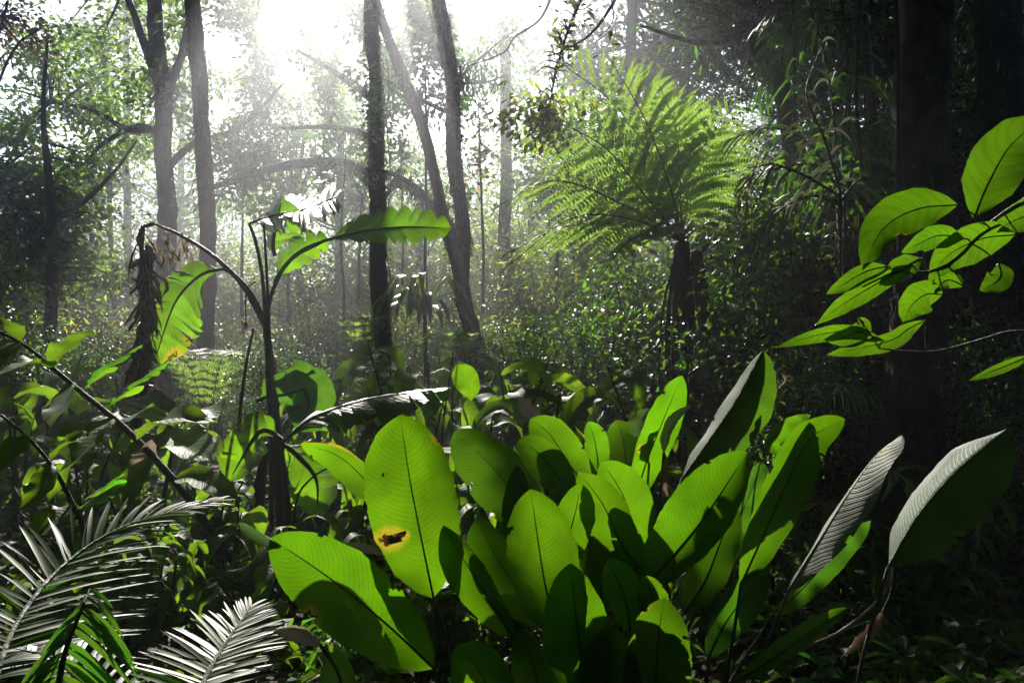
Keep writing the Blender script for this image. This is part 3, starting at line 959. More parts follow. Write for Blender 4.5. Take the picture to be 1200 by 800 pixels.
# -- unseen roof on added trees, placed to shade, opened where sun should fall
def roof():
    g2 = lit_grid()
    cells = []
    hosts = [("shade_canopy_tree", "unseen canopy tree added to shade the front of the clearing", (-3.5, -4.0)),
             ("shade_canopy_tree", "unseen canopy tree added to shade the dark wood around the black trunk", (9.5, 3.5)),
             ("shade_canopy_tree", "unseen canopy tree added to shade the thicket around the slanting stalk", (-9.5, 4.0)),
             ("shade_canopy_tree", "unseen canopy tree added for shade, spreading over the clearing from beyond the right-hand thicket", (10.5, 15.0)),
             ("shade_canopy_tree", "unseen canopy tree added for shade, spreading over the clearing from beyond the left-hand thicket", (-16.5, 14.0)),
             ("shade_canopy_tree", "unseen canopy tree added for shade beyond the clearing's near edge", (5.0, -8.0))]

    def lai(gx, gy):
        v = np.where((gx > 1.6) & (gy > 3), 1.9, 2.9)
        v = np.where((gx < 1.2) & (gy > 7), 0.15, v)
        v = np.where((gx < 1.0) & (gy > 5) & (gy <= 7), 0.9, v)
        v = np.where((gx >= 1.2) & (gy > 9), 1.4, v)
        v = np.where((gx < -1.2) & (gy <= 5) & (gy > 3), 2.4, v)
        return v
    n = 11000
    gx = RNG.uniform(-19, 17, n)
    gy = RNG.uniform(-24, 11, n)
    keep = R(n) < lai(gx, gy) / 2.9
    gx, gy = gx[keep], gy[keep]
    t = np.maximum(13 + R(len(gx)) * 8, 2.25 * gy + R(len(gx)) * 3)
    c = np.stack([gx, gy, np.full(len(gx), 1.3)], -1) + t[:, None] * SUN
    per = 70
    o = np.repeat(np.arange(len(c)), per)
    off = RNG.normal(0, .5, (len(o), 3)) * [1.15, 1.15, .5]
    pos = c[o] + off
    L0 = .23 * RNG.uniform(.6, 1.3, len(pos))
    dd = nrm(nrm(off) + rand_dirs(len(pos), .2))
    k = hole_mask(pos, .0)
    k &= lit_mask(pos + dd * L0[:, None] * .5, lit_grid())
    # keep the roof above what the lens sees
    k &= (pos[:, 2] - ZC) > 0.47 * pos[:, 1]
    pos, o, L, d = pos[k], o[k], L0[k], dd[k]
    nn = up_normals(len(pos), .45)
    H = np.array([h[2] for h in hosts])
    top = np.array([[h[2][0], h[2][1], 10.0] for h in hosts])
    own = np.argmin(((c[:, None, :2] - H[None]) ** 2).sum(-1), 1)
    for i, (nm, lab, (x, y)) in enumerate(hosts):
        b = np.array([x, y, float(ground_z(x, y)) - .1])
        root = thing(nm, lab, "tree", b, "added shade canopy trees")
        mb = MB()
        zt = max(9.0, 3 + .5 * max(y, 0))
        tr = tube(mb, spline([b, b + [.1, .2, 4], b + [-.1, .1, zt], b + [.2, 0, zt + 3]], 26), [.32, .25, .2, .1], 12, None, .05)
        mb.build("trunk", M['bark'], root)
        s = own[o] == i
        if s.sum():
            m3 = MB()
            scatter(m3, pos[s], d[s], nn[s], L[s], L[s] * .5)
            m3.build("crown", M['tree_dark'], root, smooth=False)
            m4 = MB()
            cc = c[own == i]
            for q in cc[:: max(1, len(cc) // 60)]:
                if (q[2] - ZC) < .5 * q[1] or not hole_mask(q[None], .25)[0] or not lit_mask(q + (tr[14] - q) * np.linspace(0, 1, 40)[:, None], g2).all():
                    continue
                a = nearest(q, tr[12:])
                mid = (a + q) / 2 + RNG.normal(0, .3, 3)
                if (mid[2] - ZC) < .5 * mid[1]:
                    mid[2] = ZC + .5 * mid[1] + .3
                tube(m4, spline([a, mid, q], 10), [.09, .012], 5)
            if m4.n:
                m4.build("branches", M['bark'], root)



# -- the far wood ahead, plus an unseen nearer ring added to block sky light
def far_wood():
    mb = MB()
    n = 6000
    a = RNG.uniform(-math.pi, math.pi, n)
    rad = 46 + 9 * R(n)
    a = np.where((np.abs(a) < 0.95) & (R(n) < .5), math.pi * (1 - .6 * R(n)) * np.sign(a), a)
    behind = np.abs(a) > 0.95
    rad = np.where(behind, 13 + 9 * R(n), rad)
    zmax = np.where(behind, 15, 4.5 + 2.5 * np.sin(a * 9 + 2) + 1.5 * np.sin(a * 23 + 1))
    c = np.stack([np.sin(a) * rad, np.cos(a) * rad, R(n) ** 1.25 * zmax], -1)
    o = np.repeat(np.arange(n), 34)
    off = RNG.normal(0, .75, (len(o), 3)) * [1, 1, .7]
    pos = c[o] + off
    k = hole_mask(pos)
    pos, off = pos[k], off[k]
    scatter(mb, pos, nrm(nrm(off) + rand_dirs(len(pos), .3)), up_normals(len(pos), .6), .38 * RNG.uniform(.6, 1.3, len(pos)), .18 * RNG.uniform(.6, 1.2, len(pos)))
    tag(mb.build("far_wood", M['tree'], smooth=False), "far-off wood of leafy crowns, with an unseen nearer ring added to block sky light", "forest", kind="stuff")


far_wood()


# ------------------------------------------------------------------ broad-leaved clumps in front
def cam_hint(p):
    return nrm(np.array([0, 0, ZC]) - np.asarray(p))


def big_leaf(root, rootpt, mid, hwpx, Y, mat='calathea', roll=0, curl=.25, fold=.1, shape='blunt', N=46, Mc=19, wave=.016, asym=(1, 1), holes=(), wears=(), label=None,
             rolltip=0, edge=.01, seed=None, pet=True, petr=.0065, Yt=None, sun=None):
    """mid: midrib in photo pixels from blade base to tip, at distance Y (Yt at the tip)"""
    k = len(mid)
    Yt = Y if Yt is None else Yt
    pts = [P(m[0], m[1], Y + (Yt - Y) * i / (k - 1)) for i, m in enumerate(mid)]
    rgl = np.random.default_rng(1000 + (seed or 0))
    if len(holes) == 0:                   # nibbled edges and small tears
        holes = tuple((rgl.uniform(.2, .97), rgl.choice([0.0, 1.0]) + rgl.normal(0, .01), rgl.uniform(.006, .022), rgl.uniform(.03, .12)) for _ in range(rgl.integers(1, 5)))
        wears = tuple(wears) + tuple((h[0], h[1], h[2] * 1.7, h[3] * 1.2) for h in holes[:int(rgl.integers(0, 2))])
    mb = MB()
    p = blade(mb, pts, hwpx * .9 / F * (Y + Yt) / 2, cam_hint(pts[k // 2]), shape, N, Mc, fold, curl, wave, asym, edge, holes, wears, roll, rolltip, seed)
    o = mb.build("leaf", M[mat], root)
    if label:
        o["label"] = label
    if sun:
        mark_lit(mb.last[int(sun[0] * N):max(int(sun[1] * N), 1), ::3], sun[2] if len(sun) > 2 else .09)
    if pet:
        T, S, Nn = frames(p, cam_hint(pts[0]))
        v = np.asarray(rootpt) - p[0]
        a = p[0] - nrm(p[1] - p[0]) * np.linalg.norm(v) * .38
        m2 = MB()
        rr = petr
        n2 = 14
        tube(m2, spline([rootpt, (np.asarray(rootpt) * .35 + a * .65), p[0]], n2), np.linspace(rr * 1.5, rr * .8, n2), 7)
        tube(m2, p[:int(len(p) * .9)] - Nn[:int(len(p) * .9)] * .0, np.linspace(rr * .62, rr * .12, int(len(p) * .9)), 6)
        m2.build("stalk", M['stem'], o)
    return o


def clump_roots(px, Y, n, s=.09):
    b = gp(px, Y)
    return b, [b + np.r_[RNG.normal(0, s, 2), -.02] for _ in range(n)]


# -- the big clump in the middle
b, rt = clump_roots(735, 2.85, 40)
cl = thing("broad_leaf_plant", "large clump of upright paddle leaves glowing green against the light, front centre", "plant", b, "broad-leaved plants in front")
I = iter(rt)
big_leaf(cl, next(I), [(655, 745), (640, 690), (630, 630), (622, 573)], 47, 2.35, asym=(.92, 1.1), roll=6, seed=3, sun=(.5,1,.07), curl=.35)
big_leaf(cl, next(I), [(662, 668), (668, 625), (676, 592), (680, 566)], 27, 2.6, roll=-12, seed=4, sun=(.3,1,.07))
big_leaf(cl, next(I), [(752, 668), (730, 640), (706, 590), (678, 553)], 33, 2.65, roll=18, seed=5, sun=(.0,1), curl=.4)
big_leaf(cl, next(I), [(748, 655), (742, 620), (730, 580), (705, 540)], 34, 2.8, roll=-8, seed=6, sun=(0,1), curl=.35)
big_leaf(cl, next(I), [(752, 690), (785, 655), (826, 605), (876, 530)], 44, 2.55, roll=14, seed=7, sun=(0,1), asym=(1.12, .85), curl=.5)
big_leaf(cl, next(I), [(742, 590), (758, 540), (778, 490), (799, 440)], 24, 3.0, roll=-20, seed=8, sun=(0,1), shape='paddle', wears=((.4, .15, .03, .05),))
big_leaf(cl, next(I), [(800, 560), (828, 520), (862, 470), (894, 410)], 38, 3.0, 'calathea_grey', roll=38, seed=9, sun=(0,1), curl=-.3, fold=-.6, shape='paddle')
big_leaf(cl, next(I), [(668, 590), (655, 560), (630, 530), (607, 515)], 26, 3.0, roll=15, seed=10, sun=(.5,1,.07))
big_leaf(cl, next(I), [(700, 585), (668, 545), (645, 510), (622, 490)], 33, 3.15, roll=20, seed=11, sun=(.6,1,.06))
big_leaf(cl, next(I), [(702, 560), (700, 535), (696, 512), (689, 494)], 18, 3.2, roll=-25, seed=12, sun=(.5,1))
big_leaf(cl, next(I), [(735, 580), (734, 550), (730, 515), (722, 492)], 28, 3.35, roll=10, seed=13)
big_leaf(cl, next(I), [(640, 640), (610, 590), (575, 545), (532, 505)], 44, 3.2, 'calathea_grey', roll=26, seed=14, sun=(.5,1,.05), curl=.3, shape='paddle')
big_leaf(cl, next(I), [(590, 650), (600, 610), (604, 575), (606, 545)], 20, 3.1, 'calathea_grey', roll=-30, seed=15)
big_leaf(cl, next(I), [(640, 735), (600, 680), (575, 640), (560, 605)], 36, 2.55, roll=24, seed=16, curl=.6)
big_leaf(cl, next(I), [(600, 745), (565, 690), (540, 650), (520, 615)], 32, 2.5, roll=34, seed=17, curl=.6)
big_leaf(cl, next(I), [(638, 655), (640, 620), (652, 585), (668, 560)], 18, 2.9, roll=-30, seed=18)
big_leaf(cl, next(I), [(738, 740), (735, 710), (724, 680), (712, 655)], 26, 2.4, roll=-15, seed=19)
big_leaf(cl, next(I), [(765, 745), (768, 715), (762, 690), (755, 674)], 21, 2.35, roll=10, seed=20)
big_leaf(cl, next(I), [(690, 870), (684, 800), (676, 730), (668, 660)], 46, 2.25, roll=10, seed=21)
big_leaf(cl, next(I), [(770, 880), (768, 810), (772, 745), (778, 700)], 44, 2.2, roll=-12, seed=22)
big_leaf(cl, next(I), [(720, 900), (716, 840), (714, 780), (712, 730)], 44, 2.2, roll=4, seed=23)
big_leaf(cl, next(I), [(736, 830), (733, 800), (736, 770), (744, 742)], 8, 2.15, roll=-30, seed=24, sun=(0,1,.05))
big_leaf(cl, next(I), [(700, 720), (706, 680), (714, 640), (722, 610)], 30, 2.75, roll=-18, seed=25)
big_leaf(cl, next(I), [(838, 665), (856, 630), (876, 585), (893, 540)], 27, 3.0, 'calathea_grey', roll=-35, seed=26, sun=(.5,1,.06), curl=.6, shape='paddle')
big_leaf(cl, next(I), [(800, 720), (826, 680), (846, 630), (862, 590)], 30, 2.9, roll=22, seed=27)
big_leaf(cl, next(I), [(640, 860), (632, 810), (622, 770), (612, 735)], 30, 2.4, roll=28, seed=28)
big_leaf(cl, next(I), [(700, 700), (690, 660), (694, 610), (704, 570)], 26, 2.9, roll=-10, seed=29)
# bare stalks without blades
for k in range(9):
    mb = MB()
    e = P(600 + 22 * k + R() * 10, 700 + R() * 50, 2.6 + R() * .5)
    tube(mb, spline([next(I), (b + e) / 2 + RNG.normal(0, .05, 3), e], 12), [.008, .004], 6)
    mb.build("stalk", M['stem_dark'], cl)

# -- the two big leaves at its left
b, rt = clump_roots(520, 2.6, 8, .05)
cl = thing("broad_leaf_plant", "plant with one upright oval leaf holed by insects and one leaf slanting left", "plant", b, "broad-leaved plants in front")
I = iter(rt)
big_leaf(cl, next(I), [(508, 700), (494, 632), (480, 560), (469, 486)], 57, 2.6, seed=31, sun=(0,1,.11), curl=.2, asym=(1.08, .98), N=60, Mc=41, roll=-4, shape='paddle',
         holes=((.36, .20, .022, .10), (.375, .30, .012, .06), (.70, .22, .006, .02), (.62, .25, .004, .012)),
         wears=((.37, .14, .06, .17), (.365, .27, .03, .10), (.84, 1.02, .04, .08)), label="upright lit leaf with a yellow-rimmed insect hole")
big_leaf(cl, next(I), [(508, 782), (450, 728), (385, 676), (317, 630)], 52, 2.4, seed=32, sun=(0,1,.09), curl=.15, asym=(1.05, .95), N=40, Mc=21, roll=5, shape='blunt',
         holes=((.40, 1.0, .03, .12), (.62, .0, .02, .10), (.80, 1.0, .02, .08)), wears=((.62, .03, .05, .10), (.5, .4, .012, .03)), label="leaf slanting left with ragged edges")
big_leaf(cl, next(I), [(330, 640), (312, 632), (296, 622), (280, 612)], 11, 2.4, 'calathea_pale', roll=30, curl=1.2, seed=33, sun=(0,1,.06), pet=False, label="pale rolled leaf tip")
big_leaf(cl, next(I), [(470, 610), (440, 575), (398, 535), (352, 520)], 25, 2.9, seed=34, sun=(.4,1,.06), roll=40, curl=.5, wears=((.9, .95, .3, .12),))
big_leaf(cl, next(I), [(600, 850), (575, 810), (555, 775), (535, 755)], 40, 2.3, seed=35, sun=(.5,1,.05), roll=20)
big_leaf(cl, next(I), [(420, 860), (405, 830), (398, 805), (396, 760)], 26, 2.5, 'calathea_grey', seed=36, roll=20)

# -- the leaves leaning right
b, rt = clump_roots(880, 2.75, 10, .08)
cl = thing("broad_leaf_plant", "plant of long leaves leaning right, one glowing green, one pale with painted sheen", "plant", b, "broad-leaved plants in front")
I = iter(rt)
big_leaf(cl, next(I), [(868, 685), (893, 630), (925, 560), (948, 515), (990, 490)], 30, 2.7, seed=41, sun=(0,1,.1), roll=-14, curl=.45, shape='paddle', label="long glowing leaf with its tip bent right")
big_leaf(cl, next(I), [(925, 690), (962, 630), (1000, 570), (1030, 530), (1058, 510)], 40, 2.9, 'calathea_pale', seed=42, sun=(.2,1,.09), roll=58, curl=-.4, fold=-.2, rolltip=15, shape='paddle', wears=((.85, .6, .03, .06),), label="narrow twisted leaf, pale with painted sun sheen")
big_leaf(cl, next(I), [(905, 720), (940, 690), (985, 640), (1020, 610)], 20, 3.0, 'calathea_grey', seed=43, sun=(.5,1,.05), roll=-40, curl=.6)
big_leaf(cl, next(I), [(860, 800), (900, 775), (950, 740), (992, 712)], 15, 2.6, seed=44, sun=(.3,.9,.05), roll=20, curl=.5)
big_leaf(cl, next(I), [(830, 770), (850, 730), (880, 690), (902, 670)], 26, 2.8, 'calathea_grey', seed=46, roll=-20)
big_leaf(cl, next(I), [(925, 540), (905, 520), (920, 500), (950, 486)], 12, 2.9, seed=48, sun=(0,1,.05), roll=-30, pet=False)
b, rt = clump_roots(1040, 2.85, 5, .05)
cl = thing("broad_leaf_plant", "plant with one big rolled leaf, silvery with painted sheen, rising against the black trunk", "plant", b, "broad-leaved plants in front")
I = iter(rt)
big_leaf(cl, next(I), [(1040, 665), (1075, 605), (1122, 550), (1180, 502)], 58, 2.8, 'calathea_grey', seed=51, sun=(.35,1,.1), roll=36, curl=-.4, fold=-.6, N=34, Mc=17, asym=(1.15, .8), shape='paddle', label="rolled leaf, silvery with painted sun sheen, green far half")

# -- dead and odd leaves around them
def dry_leaf(name, label, mid, hwpx, Y, mat='dry_pale', curl=1.1, roll=20, seed=1, cat="dead leaf", stalk=None, shape='lance'):
    pts = [P(m[0], m[1], Y) for m in mid]
    root = thing(name, label, cat, pts[0])
    mb = MB()
    blade(mb, pts, hwpx / F * Y, cam_hint(pts[1]), shape, 22, 9, .2, curl, .06, edge=.12, roll=roll, seed=seed)
    mb.build("leaf_blade", M[mat], root)
    if stalk:
        m2 = MB()
        tube(m2, spline([P(q[0], q[1], Y) for q in stalk], 14), [.005, .003], 6)
        m2.build("stalk", M['stem_dark'], root)
    return root


dry_leaf("dead_leaf", "bleached rolled leaf standing right of the tall narrow green leaf", [(778, 530), (782, 510), (792, 490), (811, 474)], 9, 2.95, seed=2, stalk=[(778, 530), (770, 620), (760, 800)])
dry_leaf("dead_leaf", "brown shrivelled strip hanging below the bleached rolled leaf", [(778, 530), (779, 548), (777, 566), (783, 582)], 6, 2.95, 'dry', seed=3)
dry_leaf("pale_leaf", "small rounded silvery leaf left of the tall narrow green leaf", [(750, 515), (748, 503), (752, 490), (760, 478)], 11, 3.1, 'calathea_pale', curl=.4, seed=4, cat="leaf", shape='oval', stalk=[(750, 515), (745, 600), (740, 800)])
dry_leaf("dead_leaf", "white bent leaf fragment above the dark middle leaves", [(634, 490), (622, 482), (612, 470), (607, 464)], 12, 3.5, curl=.6, seed=5, stalk=[(634, 490), (640, 560), (640, 800)])
dry_leaf("dead_leaf", "pale dry sheath beside the silvery folded leaf tip", [(872, 505), (874, 490), (878, 478), (880, 466)], 8, 3.05, seed=6, stalk=[(872, 505), (860, 600), (850, 800)])
dry_leaf("dead_leaf", "curled bleached fern tip beside the second palm frond", [(375, 755), (355, 742), (335, 738), (316, 742)], 13, 2.15, curl=1.0, seed=7, stalk=[(375, 755), (400, 800), (410, 900)])
dry_leaf("dead_leaf", "bleached dry frond lying across the shade left of the slanting leaf", [(455, 650), (425, 640), (395, 640), (370, 644)], 7, 2.7, seed=8)
dry_leaf("dead_leaf", "brown dry fern hanging in the shade under the silvery leaf", [(1035, 715), (1022, 735), (1005, 752), (985, 770)], 9, 2.9, 'dry', seed=9, stalk=[(1035, 715), (1045, 690), (1050, 640)])
dry_leaf("dead_leaf", "whitish curled leaf dangling on the dark slanting stalk at left", [(178, 515), (170, 530), (160, 545), (155, 560)], 16, 4.3, 'dry_pale', curl=.8, seed=10)
# dry spadix
root = thing("dry_flower_stalk", "thin dry brown flower stalk leaning right above the glowing leaves", "flower stalk", gp(850, 3.1))
mb = MB()
tube(mb, spline([gp(850, 3.1), P(868, 560, 3.1), P(885, 500, 3.1), P(905, 465, 3.1), P(920, 448, 3.1)], 24), [.006, .004, .0035], 6)
mb.build("stem", M['dry'], root)
mb = MB()
q = spline([P(882, 508, 3.1), P(905, 465, 3.1), P(921, 446, 3.1)], 60)
scatter(mb, q, rand_dirs(60, -.4), up_normals(60), .035, .016, T_LEAF)
mb.build("bracts", M['dry'], root)


# ------------------------------------------------------------------ palms
def palm_frond(mb, rach, n, Lmax, hint, wid=.012, droop=.25, ang0=70, ang1=30, gap0=.08, up=.25, seed=1, sides=(-1, 1), lenprof=None, seg=8, jit=.05, down=0.0, angj=3):
    rg = np.random.default_rng(seed)
    p = spline(rach, 60)
    T, S, Nn = frames(p, hint)
    ts = np.linspace(gap0, .995, n)
    lp = lenprof or ([0, .2, .5, .8, 1], [.65, 1, .95, .65, .28])
    for sd in sides:
        for t in ts:
            t2 = min(.999, max(0, t + rg.normal(0, .25 / n)))
            i = t2 * 59
            a, f = int(i), i - int(i)
            c = p[a] * (1 - f) + p[min(a + 1, 59)] * f
            tg, sg, ng = T[a], S[a], Nn[a]
            an = math.radians(ang0 + (ang1 - ang0) * t + rg.normal(0, angj))
            L = Lmax * np.interp(t, *lp) * rg.uniform(.92, 1.06)
            d = nrm(tg * math.cos(an) + sd * sg * math.sin(an) + ng * (up + rg.normal(0, jit)) + np.array([0, 0, -down]))
            u = np.linspace(0, 1, seg)
            g = np.array([0, 0, -1.0])
            q = c + (u * L)[:, None] * d + (droop * rg.uniform(.7, 1.3) * L * u ** 2)[:, None] * g
            tq = nrm(np.gradient(q, axis=0))
            sq = nrm(np.cross(tq, ng + rg.normal(0, .2, 3)))
            nq = np.cross(sq, tq)
            w = wid * np.interp(u, [0, .12, .45, .8, 1], [.45, .9, 1, .62, .02]) * (.6 + .4 * np.interp(t, *lp))
            V = np.stack([q - sq * w[:, None] + nq * w[:, None] * .16, q, q + sq * w[:, None] + nq * w[:, None] * .16], 1).reshape(-1, 3)
            k = np.arange(seg - 1)[:, None] * 3
            j = np.arange(2)[None]
            mb.add(V, [np.stack([k + j, k + j + 1, k + 4 + j, k + 3 + j], -1).reshape(-1, 4)])
    return p


def palm(name, label, base, fronds, mat='palm', cat="palm", group=None, stem=None):
    """fronds: list of dicts for palm_frond, with rach in world points"""
    root = thing(name, label, cat, base, group)
    for fd in fronds:
        fd = dict(fd)
        rr = fd.pop('rr', .008)
        mt = fd.pop('mat', mat)
        lab = fd.pop('label', None)
        sunny = fd.pop('sunny', 1)
        mb = MB()
        p = palm_frond(mb, **fd)
        o = mb.build("frond", M[mt], root)
        if sunny:
            mark_lit(np.concatenate(mb.V)[::4], .06)
        if lab:
            o["label"] = lab
        m2 = MB()
        tube(m2, spline([base, base * .45 + p[0] * .55 + np.array([0, 0, .05]), p[0]], 10)[:-1].tolist() + p.tolist(), [rr, rr * .9, rr * .25], 7)
        m2.build("stalk", M['stem'], o)
    if stem:
        m3 = MB()
        tube(m3, spline(stem[0], 16), stem[1], 9, None, .04)
        m3.build("stem", M['stem_dark'], root)
    return root


bb = gp(-40, 2.0)
palm("feather_palm", "feathery palm at the lower left corner, two fronds glossy white in the light", bb, [
    dict(rach=[P(-10, 810, 1.95), P(20, 730, 2.2), P(75, 662, 2.45), P(150, 615, 2.65), P(250, 588, 2.8)], n=46, Lmax=.37, hint=nrm(np.array([.17, -.10, .97])), wid=.0074, droop=.16, ang0=72, ang1=22, up=.12, seed=5,
         lenprof=([0, .25, .5, .75, 1], [1, 1, .85, .5, .2]), label="arching frond with white-lit leaflets"),
    dict(rach=[P(60, 860, 1.8), P(75, 770, 1.85), P(95, 715, 1.9), P(105, 690, 1.95)], n=17, Lmax=.22, hint=nrm(np.array([.1, -.9, .4])), wid=.009, droop=.5, ang0=80, ang1=50, up=-.1, down=.9, seed=6, label="drooping green backlit frond"),
])
palm("feather_palm", "short feathery frond at the bottom edge with neat white-lit leaflets", gp(215, 2.0), [
    dict(rach=[P(222, 840, 1.9), P(245, 785, 2.1), P(270, 745, 2.28), P(294, 710, 2.45)], n=38, Lmax=.235, hint=nrm(np.array([.10, -.10, .97])), wid=.0064, droop=.10, ang0=72, ang1=28, up=.12, seed=8,
         lenprof=([0, .3, .6, .85, 1], [1, 1, .85, .5, .28])),
    dict(rach=[P(150, 860, 1.9), P(100, 800, 1.95), P(60, 770, 2.0), P(20, 760, 2.05)], n=18, Lmax=.2, hint=nrm(np.array([.17, -.10, .97])), wid=.007, droop=.25, ang0=70, ang1=30, up=.05, seed=9),
])

# spiky palm on the right
bb = gp(985, 6.6)
fr = []
hd = np.array([0, 0, 1.0])
for i, (pts, L, mt) in enumerate([
    ([(985, 230), (968, 150), (940, 80), (895, 30)], .42, 'palm'), ([(985, 230), (950, 170), (905, 150), (850, 165)], .40, 'palm'), ([(985, 225), (960, 195), (920, 195), (870, 210)], .36, 'palm'),
    ([(985, 225), (990, 140), (1005, 70), (1040, 20)], .42, 'palm'), ([(990, 230), (1010, 160), (1030, 130), (1060, 130)], .35, 'palm'), ([(985, 230), (975, 120), (960, 40), (930, -30)], .40, 'palm'),
    ([(985, 240), (950, 230), (910, 250), (880, 290)], .32, 'palm'), ([(985, 235), (1010, 210), (1040, 220), (1055, 260)], .30, 'palm'), ([(985, 225), (965, 160), (945, 110), (960, 60)], .30, 'dry_grey'),
    ([(985, 230), (930, 200), (890, 195), (868, 235)], .26, 'dry_grey')]):
    fr.append(dict(rach=[P(x, y, 6.5 - .12 * i) for x, y in pts], n=15 if mt == 'palm' else 7, Lmax=L, hint=nrm(np.array([RNG.normal(0, .3), -.5, .8])), wid=.012, droop=.85, ang0=58, ang1=18, up=.1, seed=60 + i, jit=.35, angj=15, rr=.011, mat=mt, seg=7, sunny=int(i in (1, 8)),
                   label="dry bleached frond" if mt == 'dry_grey' else None))
palm("spiky_palm", "spiky dark palm with drooping pointed leaflets left of the big black trunk", bb, fr, stem=([bb, P(990, 400, 6.6), P(985, 240, 6.5)], [.05, .04, .035]))
bb = gp(1030, 7.6)
palm("spiky_palm", "upper spiky palm crown hanging in at the top beside the black trunk", bb, [
    dict(rach=[P(1010, 20, 7.5), P(970 - 18 * i, -10 + 22 * i, 7.3), P(925 - 6 * i, 5 + 34 * i, 7.2), P(890, 30 + 45 * i, 7.1)], n=15, Lmax=.42, hint=nrm(np.array([RNG.normal(0, .3), -.5, .8])), wid=.012, droop=.8, ang0=58, ang1=18, seed=80 + i, jit=.35, angj=15, rr=.011, sunny=0)
    for i in range(3)], stem=([bb, P(1025, 200, 7.6), P(1012, 20, 7.5)], [.06, .05, .04]))


# ------------------------------------------------------------------ tree fern
def fern_frond(mb, rach, n, Lmax, hint, npin=22, pinL=.075, seed=1, droop=.3, lenprof=None, gap0=.14, wid=.42, ang=68, up=0.0):
    rg = np.random.default_rng(seed)
    p = spline(rach, 60)
    T, S, Nn = frames(p, hint)
    lp = lenprof or ([0, .12, .4, .75, 1], [.45, .8, 1, .62, .08])
    for sd in (-1, 1):
        for t in np.linspace(gap0, .985, n):
            i = t * 58.9
            a, f = int(i), i - int(i)
            c = p[a] * (1 - f) + p[a + 1] * f
            L = Lmax * np.interp(t, *lp) * rg.uniform(.9, 1.08)
            an = math.radians(ang - 18 * t + rg.normal(0, 4))
            d = nrm(T[a] * math.cos(an) + sd * S[a] * math.sin(an) + Nn[a] * (up + rg.normal(0, .05)))
            u = np.linspace(.04, 1, npin)
            dr = droop * rg.uniform(.6, 1.4)
            q = c + (u * L)[:, None] * d + (dr * L * u ** 2)[:, None] * np.array([0, 0, -1.0])
            tq = nrm(np.gradient(q, axis=0))
            sq = nrm(np.cross(tq, Nn[a] + rg.normal(0, .1, 3)))
            nq = np.cross(sq, tq)
            pl = pinL * L / Lmax * np.interp(u, [0, .15, .6, 1], [.7, 1, .8, .12])
            for s2 in (-1, 1):
                dd = nrm(s2 * sq * .9 + tq * .35 + nq * rg.normal(.0, .12, (npin, 1)))
                scatter(mb, q, dd, nq, pl, pl * wid, T_PINN)
            # thin axis of the pinna
            w = np.linspace(.004, .001, npin)[:, None] * nq
            ws = np.linspace(.0035, .001, npin)[:, None] * sq
            V = np.stack([q - ws, q + ws], 1).reshape(-1, 3)
            k = np.arange(npin - 1) * 2
            mb.add(V, [np.stack([k, k + 1, k + 3, k + 2], -1)])
    return p


def tree_fern(name, label, base, top, fronds, r, group=None, Y=8.0, stem_mat='fibre', skirt=0, cat="tree fern", npin=22, n=22):
    root = thing(name, label, cat, base, group)
    if top is not None:
        mb = MB()
        tube(mb, spline([base] + top, 26), r, 14, None, .12)
        mb.build("trunk", M[stem_mat], root)
    for i, fd in enumerate(fronds):
        fd = dict(fd)
        mt = fd.pop('mat', 'fern')
        rr = fd.pop('rr', .013)
        mb = MB()
        p = fern_frond(mb, seed=100 + i, npin=fd.pop('npin', npin), n=fd.pop('n', n), **fd)
        o = mb.build("frond", M[mt], root, smooth=False)
        m2 = MB()
        tube(m2, p, [rr, rr * .7, rr * .2], 7)
        m2.build("stalk", M['stem_dark'], o)
    if skirt:
        mb = MB()
        for k in range(skirt):
            a = R() * 6.28
            s = top[-1] + np.array([math.cos(a), math.sin(a), 0]) * .10 - [0, 0, .1 + .3 * R()]
            e = s + np.array([math.cos(a) * .05 * R(), math.sin(a) * .05 * R(), -RNG.uniform(.5, 1.9)])
            tube(mb, spline([s, (s + e) / 2 + RNG.normal(0, .03, 3), e], 8), [.012, .006], 5)
        mb.build("dead_stalks", M['fibre'], root)
    return root


